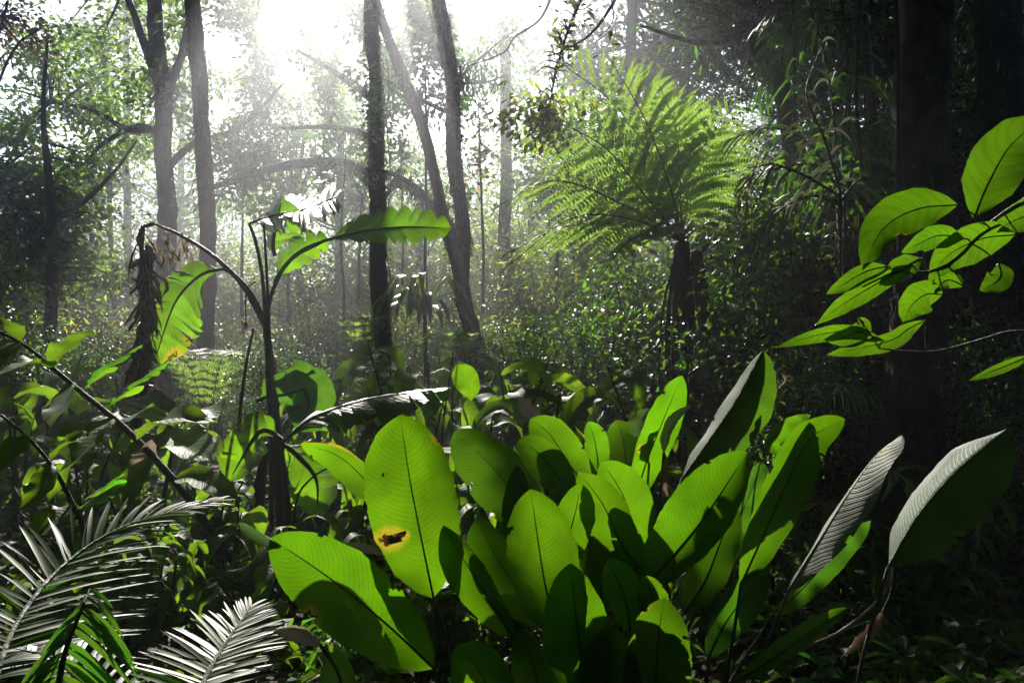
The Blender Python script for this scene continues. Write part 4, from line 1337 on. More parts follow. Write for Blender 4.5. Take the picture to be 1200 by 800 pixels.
tb = gp(808, 8.0)
tt = [P(812, 480, 8.0), P(806, 390, 8.0), P(801, 320, 8.0), P(799, 285, 8.0)]
H = lambda *a: nrm(np.array(a, float))
C = (799, 282)
ff = []
UPR, FLAT = H(.12, -1, .08), H(0, .3, 1)
for pts, L, hint in [
    ([C, (772, 205, 7.9), (722, 125, 7.7), (635, 58, 7.5)], .95, UPR),
    ([C, (755, 228, 7.7), (705, 170, 7.4), (632, 135, 7.1)], .90, UPR),
    ([C, (745, 258, 7.5), (670, 256, 7.0), (588, 318, 6.7)], .62, FLAT),
    ([C, (740, 264, 7.9), (660, 266, 7.7), (580, 305, 7.5)], .62, FLAT),
    ([C, (735, 242, 7.6), (650, 212, 7.2), (568, 250, 6.9)], .60, FLAT),
    ([C, (742, 222, 7.8), (672, 150, 7.5), (598, 108, 7.3)], .80, UPR),
    ([C, (797, 215, 7.9), (792, 150, 7.75), (770, 95, 7.6)], .70, UPR),
    ([C, (808, 220, 8.0), (828, 165, 7.95), (866, 118, 7.9)], .72, H(-.15, -1, .08)),
    ([C, (822, 238, 8.4), (857, 200, 8.7), (908, 196, 8.9)], .66, H(-.15, -1, .15)),
    ([C, (832, 258, 8.3), (880, 244, 8.7), (935, 274, 9.0)], .60, FLAT),
    ([C, (775, 268, 7.4), (735, 285, 6.9), (692, 340, 6.6)], .55, FLAT),
    ([C, (785, 240, 8.5), (745, 190, 9.0), (690, 165, 9.5)], .80, UPR),
    ([C, (787, 225, 7.8), (758, 145, 7.5), (712, 64, 7.3)], .80, UPR),
]:
    ff.append(dict(rach=[P(q[0], q[1], q[2] if len(q) > 2 else 8.0) for q in pts], Lmax=L * 1.12, hint=hint, pinL=.060, droop=.30, n=19, wid=.50))
tree_fern("tree_fern", "tall tree fern with a wide crown of feathery backlit fronds", tb, tt, ff, [.12, .085, .075, .08, .075], skirt=26, npin=26)
# second leaning trunk beside it
root = thing("bare_tree", "black fibrous bare tree leaning beside the tree fern's trunk", "trunk", gp(862, 8.3))
mb = MB()
tube(mb, spline([gp(862, 8.3), P(858, 500, 8.3), P(845, 440, 8.3), P(828, 380, 8.3), P(818, 320, 8.3), P(815, 295, 8.3)], 24), [.15, .12, .1, .08, .06], 12, None, .1)
mb.build("bark", M['fibre'], root)
for k in range(6):
    mb = MB()
    px = 772 + k * 7 + R() * 4
    tube(mb, spline([P(792 + k, 300, 7.8), P(px, 380, 7.75), P(px + 3 * RNG.normal(), 520, 7.7), gp(px, 7.7)], 16), [.010, .012, .012], 5)
    tag(mb.build("aerial_root", M['fibre'], None, P(792 + k, 300, 7.8)), "long dark aerial root hanging down beside the tree fern's trunk", "root", "aerial roots at the tree fern")

# smaller arching ferns in the understorey
def ground_fern(px, py, Y, label, n=7, L=1.1, pl=.28, mat='fern', h=None, seed=1, group="ground ferns in the understorey"):
    base = gp(px, Y)
    top = P(px, py, Y)
    rg = np.random.default_rng(seed)
    hh = top[2] - base[2]
    fr = []
    for k in range(n):
        a = 6.283 * k / n + rg.normal(0, .25)
        d = np.array([math.cos(a), math.sin(a), 0])
        l = L * rg.uniform(.8, 1.1)
        fr.append(dict(rach=[base + d * .03 + [0, 0, hh * .25], base + d * l * .25 + [0, 0, hh * .85], base + d * l * .6 + [0, 0, hh], base + d * l + [0, 0, hh * .72]],
                       Lmax=pl, hint=H(d[0] * .2, d[1] * .2, 1), pinL=.05, droop=.2, n=17, npin=12, rr=.008, mat=mat, gap0=.2))
    return tree_fern("ground_fern", label, base, None, fr, None, group, cat="fern", npin=12)


ground_fern(245, 412, 10, "arching fern spreading wide behind the hanging dead leaf", 8, 1.5, .38, seed=1)
ground_fern(310, 415, 13, "smaller fern in the haze right of the straight trunk", 7, 1.3, .32, seed=2)
ground_fern(420, 372, 12, "fern with a rounded drooping crown left of the bird's nest fern", 8, .8, .24, seed=3)
ground_fern(530, 392, 11, "fern arching over the dark gap below the leaning tree", 7, .8, .24, seed=4)
ground_fern(440, 440, 9, "low fern in front of the mossy trunk", 7, .9, .26, seed=6)

# bird's nest fern on the sapling
nb = P(497, 368, 13.2)
root = thing("nest_fern", "dark rosette of strap leaves ringing the pole-thin sapling", "fern", nb)
for k in range(34):
    a = R() * 6.283
    e = RNG.uniform(-.5, 1.2)
    d = np.array([math.cos(a), math.sin(a), 0.0])
    l = RNG.uniform(.7, 1.15)
    mb = MB()
    blade(mb, [nb + d * .05, nb + d * l * .45 + [0, 0, .35 * e + .25], nb + d * l * .8 + [0, 0, .3 * e + .1], nb + d * l + [0, 0, .15 * e - .25]], .055, (0, 0, 1), 'strap', 10, 5, .2, 0, .02)
    mb.build("leaf", M['tree_dark'], root)
root = thing("nest_fern", "ragged nest fern halfway up the pale trunk", "fern", P(598, 352, 25.6))
for k in range(22):
    a = R() * 6.283
    d = np.array([math.cos(a), math.sin(a), 0.0])
    l = RNG.uniform(.5, .9)
    nb = P(598, 352, 25.6)
    mb = MB()
    blade(mb, [nb + d * .05, nb + d * l * .5 + [0, 0, .25], nb + d * l + [0, 0, -.3]], .06, (0, 0, 1), 'strap', 8, 5, .2, 0, .02)
    mb.build("leaf", M['tree_dark'], root)


# ------------------------------------------------------------------ torn-leaf plant at left
YB = 6.0
b = gp(335, YB)
tp = thing("torn_leaf_plant", "tall banana-like plant with torn glowing leaves and a crooked dark stem", "plant", b)
mb = MB()
stem = tube(mb, spline([b - [0, 0, .05], P(332, 600, YB), P(322, 500, YB), P(316, 420, YB), P(310, 375, YB)], 26), [.075, .06, .05, .038, .022], 12, None, .05)
mb.build("stem", M['stem_dark'], tp)
mb = MB()
tube(mb, spline([gp(300, YB - .2), P(300, 600, YB - .15), P(312, 520, YB - .1)], 14), [.06, .05, .03], 9, None, .06)
mb.build("stem", M['stem_dark'], tp)


def torn(midpx, hwpx, roll=0, stalk=None, mat='banana', par=tp, Y=YB, r=.016, shape='paddle', Ys=None, **kw):
    n = len(midpx)
    Ys = Ys or [Y] * n
    pts = [P(m[0], m[1], y) for m, y in zip(midpx, Ys)]
    mb = MB()
    p = torn_blade(mb, pts, hwpx / F * Y, kw.pop('hint', None) if 'hint' in kw else cam_hint(pts[n // 2]), shape, roll=roll, **kw)
    o = mb.build("leaf", M[mat], par)
    m2 = MB()
    sp = [P(s[0], s[1], Y) for s in stalk] if stalk else []
    q = np.vstack([spline(sp + [p[0]], 14)[:-1], p[::4]]) if sp else p[::4]
    tube(m2, q, [r, r * .8, r * .2], 7)
    m2.build("stalk", M['stem'], o)
    return o


torn([(292, 262), (325, 252), (362, 244), (400, 228)], 74, 0, [(312, 400), (308, 330), (300, 285)], hint=H(.17, -.42, .89), nl=17, droop=.08, seed=2, gap=.10, fold=.02, mat='torn_sheen')
torn([(380, 282), (420, 272), (470, 266), (524, 267)], 26, -8, [(310, 395), (318, 345), (340, 305)], nl=9, tooth=.22, droop=.1, seed=3, sweep=.10, gap=.12, fold=.25, hint=H(0, -.85, .5))
torn([(322, 330), (335, 310), (355, 292), (382, 280)], 20, 10, None, nl=5, tooth=.3, droop=.2, seed=4)
torn([(262, 315), (235, 322), (205, 355), (182, 420)], 38, 8, [(310, 380), (300, 352), (282, 328)], nl=10, droop=.2, seed=5, gap=.14, hint=H(-.15, -.9, .35),
     wears=((.50, .95, .05, .06), (.58, .88, .03, .10), (.66, .97, .06, .06), (.80, .92, .05, .10), (.9, .1, .08, .12), (.38, .98, .04, .05), (.72, .08, .04, .06)))
torn([(322, 300), (320, 285), (324, 262), (330, 235)], 30, 35, None, nl=6, droop=.6, seed=6)
torn([(316, 440), (345, 448), (362, 470), (352, 500)], 34, -20, None, 'calathea_grey', nl=3, gap=.02, droop=.25, seed=7)
torn([(300, 470), (316, 464), (335, 462), (368, 452)], 30, -40, None, 'calathea_grey', nl=3, gap=.02, droop=.3, seed=8)
mb = MB()
for seg in ([(310, 380), (285, 335), (250, 300), (210, 275), (180, 262)],):
    tube(mb, spline([P(x, y, YB) for x, y in seg], 24), [.022, .018, .010], 9, None, .03)
mb.build("stalk", M['stem'], tp)
# withered leaf hanging from that stalk
mb = MB()
for k in range(260):
    u = R() ** .9
    c = P(167 + 5 * math.sin(u * 5) + RNG.normal(0, 3), 262 + 222 * u, YB + RNG.normal(0, .04))
    d = nrm(np.array([RNG.normal(0, .45), RNG.normal(0, .3), -1]))
    l = RNG.uniform(.08, .26)
    blade(mb, [c, c + d * l * .5 + RNG.normal(0, .02, 3), c + d * l + RNG.normal(0, .03, 3)], RNG.uniform(.012, .03), RNG.normal(0, 1, 3), 'lance', 6, 4, .5, .8, .1)
o = mb.build("withered_leaf", M['dry_dark'], tp)
o["label"] = "withered brown leaf hanging straight down"
m2 = MB()
tube(m2, spline([P(180, 262, YB), P(168, 268, YB), P(166, 330, YB), P(172, 490, YB)], 20), [.016, .014, .008], 7, None, .1)
m2.build("stalk", M['dry_dark'], o)
mb = MB()
for k in range(34):
    c = P(182 + 45 * R(), 262 + 28 * R() + 10, YB)
    d = nrm(np.array([RNG.normal(0, .4), RNG.normal(0, .3), -1]))
    l = RNG.uniform(.05, .16)
    blade(mb, [c, c + d * l * .5, c + d * l], RNG.uniform(.008, .02), RNG.normal(0, 1, 3), 'lance', 5, 4, .4, .8, .1)
o = mb.build("withered_leaf", M['dry'], tp)
o["label"] = "dry tattered brown remains along the arched stalk"
for pts, lab in (([(278, 600), (280, 500), (288, 430), (297, 385)], "thin dark bare stalk arching beside the torn-leaf plant's stem"),
                 ([(318, 540), (316, 420), (313, 330), (309, 262)], "thin upright green-black shoot rising with the torn-leaf plant")):
    root = thing("bare_stalk", lab, "stalk", gp(pts[0][0], YB - .3))
    mb = MB()
    tube(mb, spline([gp(pts[0][0], YB - .3)] + [P(x, y, YB - .3) for x, y in pts], 20), [.02, .016, .008], 7, None, .04)
    mb.build("shaft", M['stem_dark'], root)
root = thing("flower_bud", "small drooping red flower bud hanging beside the torn-leaf plant's stem", "flower", P(288, 376, YB))
mb = MB()
for k in range(5):
    a = k * 1.25
    c = P(288, 376, YB)
    blade(mb, [c, c + [.008 * math.cos(a), .008 * math.sin(a), -.03], c + [.018 * math.cos(a), .018 * math.sin(a), -.065]], .010, (math.cos(a), math.sin(a), .3), 'lance', 7, 5, .3, .6, .03)
mb.build("bracts", M['bud'], root)
mb = MB()
tube(mb, spline([P(300, 330, YB), P(289, 340, YB), P(288, 378, YB)], 10), [.006, .005], 6)
mb.build("stalk", M['stem_dark'], root)

# drooping torn leaf to its right, from a second plant
b = gp(335, 5.0)
tq = thing("torn_leaf_plant", "low plant with a comb-edged torn leaf arching right across the dark", "plant", b)
torn([(330, 520), (365, 490), (430, 468), (520, 455)], 40, 12, [(335, 640), (330, 560)], par=tq, Y=5.0, nl=15, tooth=.12, droop=.55, seed=12, gap=.12, hint=H(.1, -.45, .85), r=.012)
torn([(330, 520), (345, 530), (370, 560), (372, 600)], 30, 12, None, par=tq, Y=5.0, nl=6, droop=.3, seed=13)
torn([(330, 515), (315, 505), (300, 510), (270, 560)], 26, 12, None, par=tq, Y=5.0, nl=6, droop=.4, seed=14)

# ------------------------------------------------------------------ giant compound leaves at far left
def stalk_plant(label, pts, Y, r, leaves, name="broad_leaflet_plant", hw=13, mat='herb'):
    root = thing(name, label, "plant", gp(pts[0][0], Y))
    mb = MB()
    base = gp(pts[0][0], Y)
    w = [base] + [P(p[0], p[1], Y if len(p) < 3 else p[2]) for p in pts]
    pa = tube(mb, spline(w, 40), [r, r * .9, r * .35], 8, None, .03)
    mb.build("stalk", M['stem_dark'], root)
    for i, lf in enumerate(leaves):
        mid = lf[0]
        q = [P(m[0], m[1], Y + (m[2] if len(m) > 2 else 0)) for m in mid]
        q[0] = q[0] * .3 + nearest(q[0], pa) * .7
        mb = MB()
        hp = lf[1] / F * Y
        torn_ = lf[3] if len(lf) > 3 else 0
        hint = nrm(np.array([RNG.normal(0, .15), -.42 + RNG.normal(0, .1), .9]))
        if lf[2] is not None:
            hint = nrm(np.array(lf[2], float))
        if torn_:
            torn_blade(mb, q, hp, hint, 'oval', nl=torn_, gap=.06, tooth=.25, droop=.3, seed=200 + i, fold=.1)
        else:
            blade(mb, q, hp, hint, 'oval', 14, 9, .22, .2, .05, edge=.03, seed=200 + i)
            mark_lit(mb.last[::2, ::3], .07)
        mb.build("leaf", M[mat], root)
    return root


GLOSS = (0.02, -.16, .98)
stalk_plant("slanting dark stalk with glossy white-lit leaves hanging from it at the left", [(300, 700), (260, 640), (210, 570), (150, 505), (90, 455), (30, 405), (-10, 385)], 4.3, .022, [
    ([(20, 400), (15, 385, -.1), (0, 372, -.2)], 11, GLOSS, 0), ([(60, 430), (75, 410, -.1), (110, 388, -.3)], 17, GLOSS, 0), ([(60, 430), (40, 425, -.2), (-5, 440, -.4)], 16, GLOSS, 0),
    ([(85, 450), (75, 470, -.2), (60, 500, -.5)], 17, (-.2, -.7, .6), 0), ([(100, 460), (125, 430, -.1), (165, 405, -.2)], 17, GLOSS, 5), ([(120, 478), (160, 450, -.1), (205, 415, -.1)], 19, GLOSS, 6),
    ([(130, 490), (110, 510, -.2), (85, 545, -.4)], 18, (-.1, -.8, .5), 0), ([(160, 515), (200, 490, -.2), (255, 495, -.3)], 19, (0, -.4, .9), 0), ([(25, 402), (5, 415, -.2), (-20, 450, -.3)], 15, (0, -.7, .7), 0),
    ([(180, 535), (160, 560, -.1), (150, 600, -.3)], 16, (0, -.8, .6), 0), ([(200, 560), (230, 560, -.1), (280, 585, -.3)], 18, (0, -.5, .85), 0)])
stalk_plant("second dark stalk at the left edge with a torn glossy leaf at its foot", [(100, 640), (85, 590), (60, 545), (30, 510), (-10, 478)], 3.6, .014, [
    ([(95, 605), (115, 580, -.1), (140, 558, -.2)], 24, GLOSS, 7), ([(60, 545), (80, 520, 0), (120, 505, .1)], 17, GLOSS, 0), ([(30, 510), (15, 530, -.1), (-10, 560, -.2)], 18, (0, -.7, .7), 0),
    ([(60, 545), (50, 570, -.1), (20, 600, -.2)], 18, (0, -.6, .8), 0), ([(85, 590), (60, 610, -.1), (25, 640, -.2)], 18, (0, -.6, .8), 0)])
stalk_plant("broad flat-leaved plant spreading behind the slanting stalk at left", [(190, 600), (200, 540), (205, 500)], 5.2, .02, [
    ([(205, 500), (150, 490, -.4), (60, 520, -.9)], 34, (-.1, -.45, .88), 0), ([(205, 500), (170, 475, .2), (100, 470, .6)], 28, GLOSS, 0), ([(205, 500), (240, 480, -.1), (255, 492, -.3)], 20, GLOSS, 0),
    ([(205, 500), (215, 520, -.4), (250, 540, -.8)], 26, (.1, -.6, .8), 0), ([(205, 500), (180, 530, -.4), (160, 570, -.8)], 24, (0, -.7, .7), 0)])

# ------------------------------------------------------------------ leafy twigs coming in at the right
def twig(label, path, r, leaves, Y, pale=False, sunny=(1,) * 20):
    root = thing("leafy_twig", label, "twig", P(path[0][0], path[0][1], Y))
    mb = MB()
    pa = tube(mb, spline([P(x, y, Y) for x, y in path], 26), r, 7, None, .06)
    mb.build("shoot", M['stem_pale' if pale else 'stem_dark'], root)
    for i, (mid, hw, roll, hl, wr) in enumerate(leaves):
        q = [P(m[0], m[1], Y + (m[2] if len(m) > 2 else 0)) for m in mid]
        mb = MB()
        p = blade(mb, q, hw / F * Y, cam_hint(q[1]), 'oval', 34, 17, .10, .3, .02, edge=.012, roll=roll, seed=300 + i + int(path[0][1]), holes=hl, wears=wr)
        o = mb.build("leaf", M['twigleaf'], root)
        if sunny[i]:
            mark_lit(mb.last[::2, ::4], .07)
        m2 = MB()
        a = nearest(p[0], pa)
        tube(m2, spline([a, (a + p[0]) / 2 + [0, 0, .004], p[0]], 6)[:-1].tolist() + p[:28].tolist(), [.0018, .0014, .0004], 5)
        m2.build("stalk", M['stem'], o)
    return root


twig("branch with broad oval leaves reaching in from the upper right", [(1290, 180), (1215, 225), (1160, 262), (1125, 300), (1090, 318), (1050, 318), (1010, 335)], [.006, .004, .002], [
    ([(1141, 256), (1158, 215), (1185, 170), (1228, 135)], 33, 0, (), ()), ([(1122, 240), (1075, 245), (1035, 268), (1010, 316)], 27, -10, ((.62, .04, .05, .08),), ((.62, .05, .05, .08),)),
    ([(1128, 278), (1100, 276), (1080, 284), (1056, 296)], 14, 8, ((.75, 0.02, .05, .12),), ()), ([(1190, 275), (1150, 280), (1110, 300), (1088, 330)], 24, 20, (), ()), ([(1240, 240), (1210, 250), (1185, 260), (1165, 272)], 20, 0, (), ()),
    ([(1170, 308), (1173, 322), (1165, 332), (1148, 340)], 15, -8, (), ()), ([(1105, 345), (1085, 345), (1068, 358), (1058, 378)], 20, 15, (), ()), ([(1068, 310), (1040, 325), (990, 355), (955, 381)], 13, 18, (), ()),
    ([(1040, 312), (1015, 318), (985, 335), (968, 345)], 11, 10, (), ()), ([(1080, 302), (1062, 312), (1045, 325), (1030, 334)], 15, -12, ((.7, .95, .1, .15),), ((.7, .95, .1, .12),)),
    ([(1130, 335), (1112, 328), (1100, 335), (1095, 345)], 10, 0, (), ())], 1.65, sunny=(1, 1, 1, 0, 1, 1, 0, 1, 1, 1, 1))
twig("pale bare-ended twig with small leaves crossing the black trunk", [(1260, 392), (1190, 388), (1150, 398), (1100, 411), (1060, 411), (1030, 408)], [.004, .0028, .0014], [
    ([(1035, 398), (1000, 388), (960, 392), (908, 407)], 10, 25, (), ()), ([(1005, 372), (1012, 380), (1000, 392), (965, 398)], 13, 20, (), ()), ([(1085, 375), (1065, 385), (1040, 400), (968, 416)], 12, 22, (), ()),
    ([(1210, 415), (1190, 424), (1165, 434), (1135, 446)], 7, 20, (), ())], 1.7, pale=True)

# ------------------------------------------------------------------ hanging branches and vines at the top
for lab, pts, Y, r in [("dark bare branch curving in from the top centre", [(735, -30), (715, 10), (690, 42), (655, 62), (640, 66)], 7.0, [.018, .012, .005]),
                       ("thin bare branch forking at the top beside the pale trunk", [(655, -30), (635, 20), (603, 44), (590, 62), (548, 78)], 10.0, [.022, .015, .006]),
                       ("fine drooping side twig below the curving branch", [(715, -10), (718, 25), (700, 45)], 7.1, [.008, .004])]:
    root = thing("bare_branch", lab, "branch", P(pts[0][0], pts[0][1], Y))
    mb = MB()
    tube(mb, spline([P(x, y, Y) for x, y in pts], 30), r, 7, None, .06)
    mb.build("shoot", M['bark_dark'], root)
for i, (x0, y0, x1, y1, Y, lab) in enumerate([
    (1052, -60, 1058, 560, 5.2, "thin liana running down the left edge of the big black trunk"), (985, -60, 1000, 420, 6.8, "liana hanging straight behind the spiky palm"),
    (1005, -40, 1018, 520, 6.0, "dark liana hanging between the spiky palm and the black trunk"), (925, -60, 940, 330, 8.0, "thin vine hanging beside the slanting trunk"),
    (500, -20, 505, 300, 15.5, "vine hanging by the pole-thin sapling"), (1150, -60, 1140, 520, 6.2, "vine hanging against the shadowed trunk at the right edge"),
    (452, 60, 456, 330, 14.6, "thin vine hanging in front of the mossy trunk"), (650, 110, 646, 150, 7.5, "short dark strand hanging in front of the lime-green tree")]):
    root = thing("hanging_vine", lab, "vine", P(x0, y0, Y))
    mb = MB()
    k = 7
    pts = [P(x0 + (x1 - x0) * j / k + RNG.normal(0, 2.5), y0 + (y1 - y0) * j / k, Y) for j in range(k + 1)]
    tube(mb, spline(pts, 36), [.014, .012, .009], 6, None, .08)
    mb.build("vine_stem", M['bark_dark'], root)
for lab, pts, Y, mt in [("thin white twig slanting among the shrubs right of the fern", [(925, 320), (955, 305), (1003, 294)], 6.0, 'stem_pale'),
                        ("thin straight dead stick leaning over the bright shrubs", [(697, 482), (715, 465), (742, 440)], 5.5, 'dry'),
                        ("upright dark shoot ending beside the glowing leaf", [(517, 560), (519, 500), (525, 455), (531, 412)], 5.0, 'stem_dark'),
                        ("dead stem leaning in the gloom at left centre", [(345, 600), (365, 560), (395, 545), (420, 540)], 4.6, 'stem_dark'),
                        ("pale dry vine trailing across the dark lower right", [(880, 790), (925, 765), (985, 740), (1040, 690), (1046, 640)], 3.3, 'dry')]:
    root = thing("dry_stick", lab, "stick", gp(pts[0][0], Y))
    mb = MB()
    tube(mb, spline([gp(pts[0][0], Y)] + [P(x, y, Y) for x, y in pts], 22), [.010, .008, .004], 6, None, .08)
    mb.build("shaft", M[mt], root)

# ------------------------------------------------------------------ understorey: kinds built once, then copied
def shrub(name, label, h, wd, n, L, W, mat, group, cat="shrub", sig=.14, per=22, tpl=T_LEAF, low=.1, down=.35, tilt=.55):
    root = thing(name, label, cat, (0, 0, 0), group)
    k = n // per
    c = nrm(RNG.normal(0, 1, (k, 3))) * R((k, 1)) ** .4 * [wd, wd, h * (1 - low) / 2] + [0, 0, h * (low + (1 - low) / 2)]
    o = np.repeat(np.arange(k), per)
    off = RNG.normal(0, sig, (len(o), 3)) * [1.1, 1.1, .7]
    mb = MB()
    scatter(mb, c[o] + off, nrm(nrm(off) + rand_dirs(len(o), down)), up_normals(len(o), tilt), L * RNG.uniform(.55, 1.25, len(o)), W * RNG.uniform(.7, 1.2, len(o)), tpl)
    mb.build("foliage", M[mat], root, smooth=False)
    m2 = MB()
    for j in range(5):
        a = R() * 6.28
        tube(m2, spline([(0.05 * math.cos(a), .05 * math.sin(a), -.1), (wd * .25 * math.cos(a), wd * .25 * math.sin(a), h * .45), (wd * .5 * math.cos(a), wd * .5 * math.sin(a), h * .85)], 10), [.025, .016, .006], 6, None, .06)
    for q in c[::2]:
        z = max(.05, q[2] * .55)
        tube(m2, spline([(q[0] * .2, q[1] * .2, z), (q[0] * .65, q[1] * .65, q[2] - .1), q], 6), [.009, .003], 5)
    m2.build("branches", M['bark_dark'], root)
    return root


def herb(name, label, h, nl, L, hw, group, seed, mat='herb', stems=3, shape='oval', lean=.25):
    rg = np.random.default_rng(seed)
    root = thing(name, label, "plant", (0, 0, 0), group)
    for s in range(stems):
        a = 6.28 * s / stems + rg.uniform(0, 1)
        tip = np.array([math.cos(a) * lean * h * rg.uniform(.3, 1), math.sin(a) * lean * h * rg.uniform(.3, 1), h * rg.uniform(.7, 1.05)])
        mb = MB()
        pa = tube(mb, spline([(.03 * math.cos(a), .03 * math.sin(a), -.1), tip * [.3, .3, .55], tip], 16), [.016, .012, .005], 7)
        mb.build("stem", M['stem'], root)
        for k in range(nl):
            q = pa[min(15, int(5 + 10.5 * k / nl))]
            b2 = a + 2.4 * k + rg.normal(0, .4)
            d = np.array([math.cos(b2), math.sin(b2), 0])
            l = L * rg.uniform(.65, 1.15)
            rise = rg.uniform(.05, .45)
            mb = MB()
            blade(mb, [q, q + d * l * .30 + [0, 0, l * rise * .55], q + d * l * .62 + [0, 0, l * (rise * .35 - .10)], q + d * l * .86 + [0, 0, l * (rise - .72)]], hw * l / L, (rg.normal(0, .25), rg.normal(0, .25), 1), shape, 12, 7, .2, .15, .04, edge=.02)
            mb.build("leaf", M[mat], root)
    return root


def place(src, spots, first=[None]):
    """spots: (px, Y, scale, label)"""
    for i, (px, Y, k, lab) in enumerate(spots):
        o = src if i == 0 else copy_tree(src)
        o.location = tuple(gp(px, Y))
        o.rotation_euler = (0, 0, R() * 6.28)
        o.scale = (k, k, k * RNG.uniform(.92, 1.08))
        o["label"] = lab


place(herb("broadleaf_herb", "x", 1.25, 7, .46, .085, "broad-leaved herbs in the understorey", 3), [
    (560, 5.0, 1.05, "broad-leaved herb just behind the front clump, left of centre"), (640, 5.8, 1.10, "broad-leaved herb in half shade right of the glowing leaf"), (500, 6.5, 1.16, "broad-leaved herb at the foot of the leaning tree"),
    (100, 5.2, .88, "broad-leaved herb under the far-left slanting stalk"), (20, 6.0, 1.0, "broad-leaved herb at the left edge below the dense tree"), (420, 5.4, .75, "broad-leaved herb below the comb-edged torn leaf"),
    (700, 6.6, 1.12, "broad-leaved herb left of the aerial roots"), (230, 7.2, .85, "broad-leaved herb in front of the wide arching fern"),
    (600, 6.4, 1.22, "broad-leaved herb between the young glowing plant and the tree fern"), (760, 5.4, 1.16, "broad-leaved herb right in front of the aerial roots"), (380, 7.4, 1.22, "broad-leaved herb behind the comb-edged torn leaf"),
    (150, 6.6, 1.0, "broad-leaved herb below the withered hanging leaf"), (60, 8.0, 1.15, "broad-leaved herb far left in front of the dense tree"), (460, 8.0, 1.34, "broad-leaved herb in front of the mossy trunk's foot"),
    (560, 8.5, 1.34, "broad-leaved herb under the leaning tree's foot"), (660, 7.8, 1.28, "broad-leaved herb below the sparkling shrub"), (270, 4.3, .66, "broad-leaved herb low in gloom right of the slanting stalk's foot"),
    (150, 3.8, .60, "broad-leaved herb low behind the arching palm frond")])
place(herb("lanceleaf_herb", "x", 1.0, 9, .34, .045, "narrow-leaved herbs in the understorey", 5, shape='lance'), [
    (600, 4.3, .80, "narrow-leaved herb hidden low behind the dark middle leaves"), (330, 4.4, .75, "narrow-leaved herb in gloom below the torn-leaf plant's stems"), (60, 3.6, .65, "narrow-leaved herb in gloom above the corner palm"),
    (900, 5.2, .95, "narrow-leaved herb below the thin white twig"), (1130, 4.6, .9, "narrow-leaved herb in the dark right of the black trunk"), (980, 4.6, .95, "narrow-leaved herb beside the black trunk's foot"),
    (740, 5.6, .95, "narrow-leaved herb at the tree fern's foot"), (460, 4.2, .7, "narrow-leaved herb behind the holed upright leaf"), (200, 3.9, .65, "narrow-leaved herb behind the second palm frond")])
place(herb("heartleaf_herb", "x", .8, 5, .30, .12, "round-leaved herbs in the understorey", 9, shape='heart', stems=5, lean=.5), [
    (250, 5.3, .9, "round-leaved herb right of the slanting stalk"), (380, 6.6, 1.0, "round-leaved herb right of the torn-leaf plant"), (160, 4.5, .8, "round-leaved herb below the dangling whitish leaf"),
    (1080, 4.2, .7, "round-leaved herb in darkness below the rolled silvery leaf"), (830, 4.2, .7, "round-leaved herb in darkness behind the pale sheen leaf"), (300, 3.6, .7, "round-leaved herb behind the slanting holed leaf"),
    (530, 3.9, .7, "round-leaved herb right behind the two big left leaves")])
# glowing single leaf
root = thing("young_plant", "young plant with one glowing yellow-green leaf beside the upright shoot", "plant", gp(548, 5.0))
mb = MB()
blade(mb, [P(536, 424, 5.0), P(543, 440, 5.0), P(550, 455, 5.0), P(552, 470, 5.0)], .085, cam_hint(P(545, 445, 5)), 'oval', 16, 9, .15, .2, .04, roll=10)
o = mb.build("leaf", M['banana'], root)
mb = MB()
tube(mb, spline([gp(548, 5.0), P(530, 500, 5.0), P(536, 424, 5.0)], 14), [.01, .006, .004], 6)
mb.build("stem", M['stem'], root)

place(shrub("small_leaf_shrub", "x", 1.9, .9, 3600, .085, .040, 'shrub', "small-leaved shrubs"), [
    (690, 9.0, 1.05, "small-leaved shrub sparkling in sun left of the tree fern's trunk"), (760, 10.0, 1.35, "small-leaved shrub behind the aerial roots"), (620, 11.0, 1.0, "small-leaved shrub at the pale trunk's foot"),
    (660, 13.0, 1.3, "small-leaved shrub in the bright gap beyond the sparkling shrub"), (890, 8.2, 1.4, "small-leaved shrub right of the leaning fibrous trunk"), (850, 10.5, 1.9, "tall small-leaved shrub behind the tree fern's crown"),
    (1150, 6.6, .95, "small-leaved shrub in the dark right of the black trunk"), (380, 12.0, 1.0, "small-leaved shrub between the torn leaves and the mossy trunk"), (330, 9.5, .85, "small-leaved shrub behind the torn-leaf plant"),
    (200, 13.0, 1.0, "small-leaved shrub at the straight trunk's foot"), (100, 12.0, 1.05, "small-leaved shrub behind the withered hanging leaf"), (10, 10.5, 1.1, "small-leaved shrub at the left edge below the dense tree"),
    (455, 14.5, .7, "small-leaved shrub under the nest fern"), (540, 15.0, 1.1, "small-leaved shrub at the leaning tree's foot")])
place(shrub("glossy_shrub", "x", 3.6, 1.0, 5600, .115, .050, 'shrub', "tall glossy shrubs at the right", sig=.17, low=.02, down=.5), [
    (960, 7.8, 1.0, "tall glossy shrub right behind the spiky palm"), (1010, 8.8, 1.25, "tall glossy shrub in the gap left of the black trunk"), (900, 9.2, 1.05, "tall glossy shrub between tree fern and spiky palm"),
    (1150, 8.4, 1.25, "tall glossy shrub right of the black trunk"), (1240, 7.6, 1.2, "tall glossy shrub closing the right edge"), (1080, 9.6, 1.3, "tall glossy shrub hidden behind the black trunk"),
    (950, 6.2, .52, "knee-high glossy shrub below the spiky palm"), (1130, 5.6, .5, "knee-high glossy shrub in the dark at the right"),
    (-110, 9.5, .8, "tall glossy shrub just outside the left edge"), (-260, 8.0, .8, "tall glossy shrub well outside the left edge"), (-60, 13.0, 1.1, "tall glossy shrub behind the dense tree")])
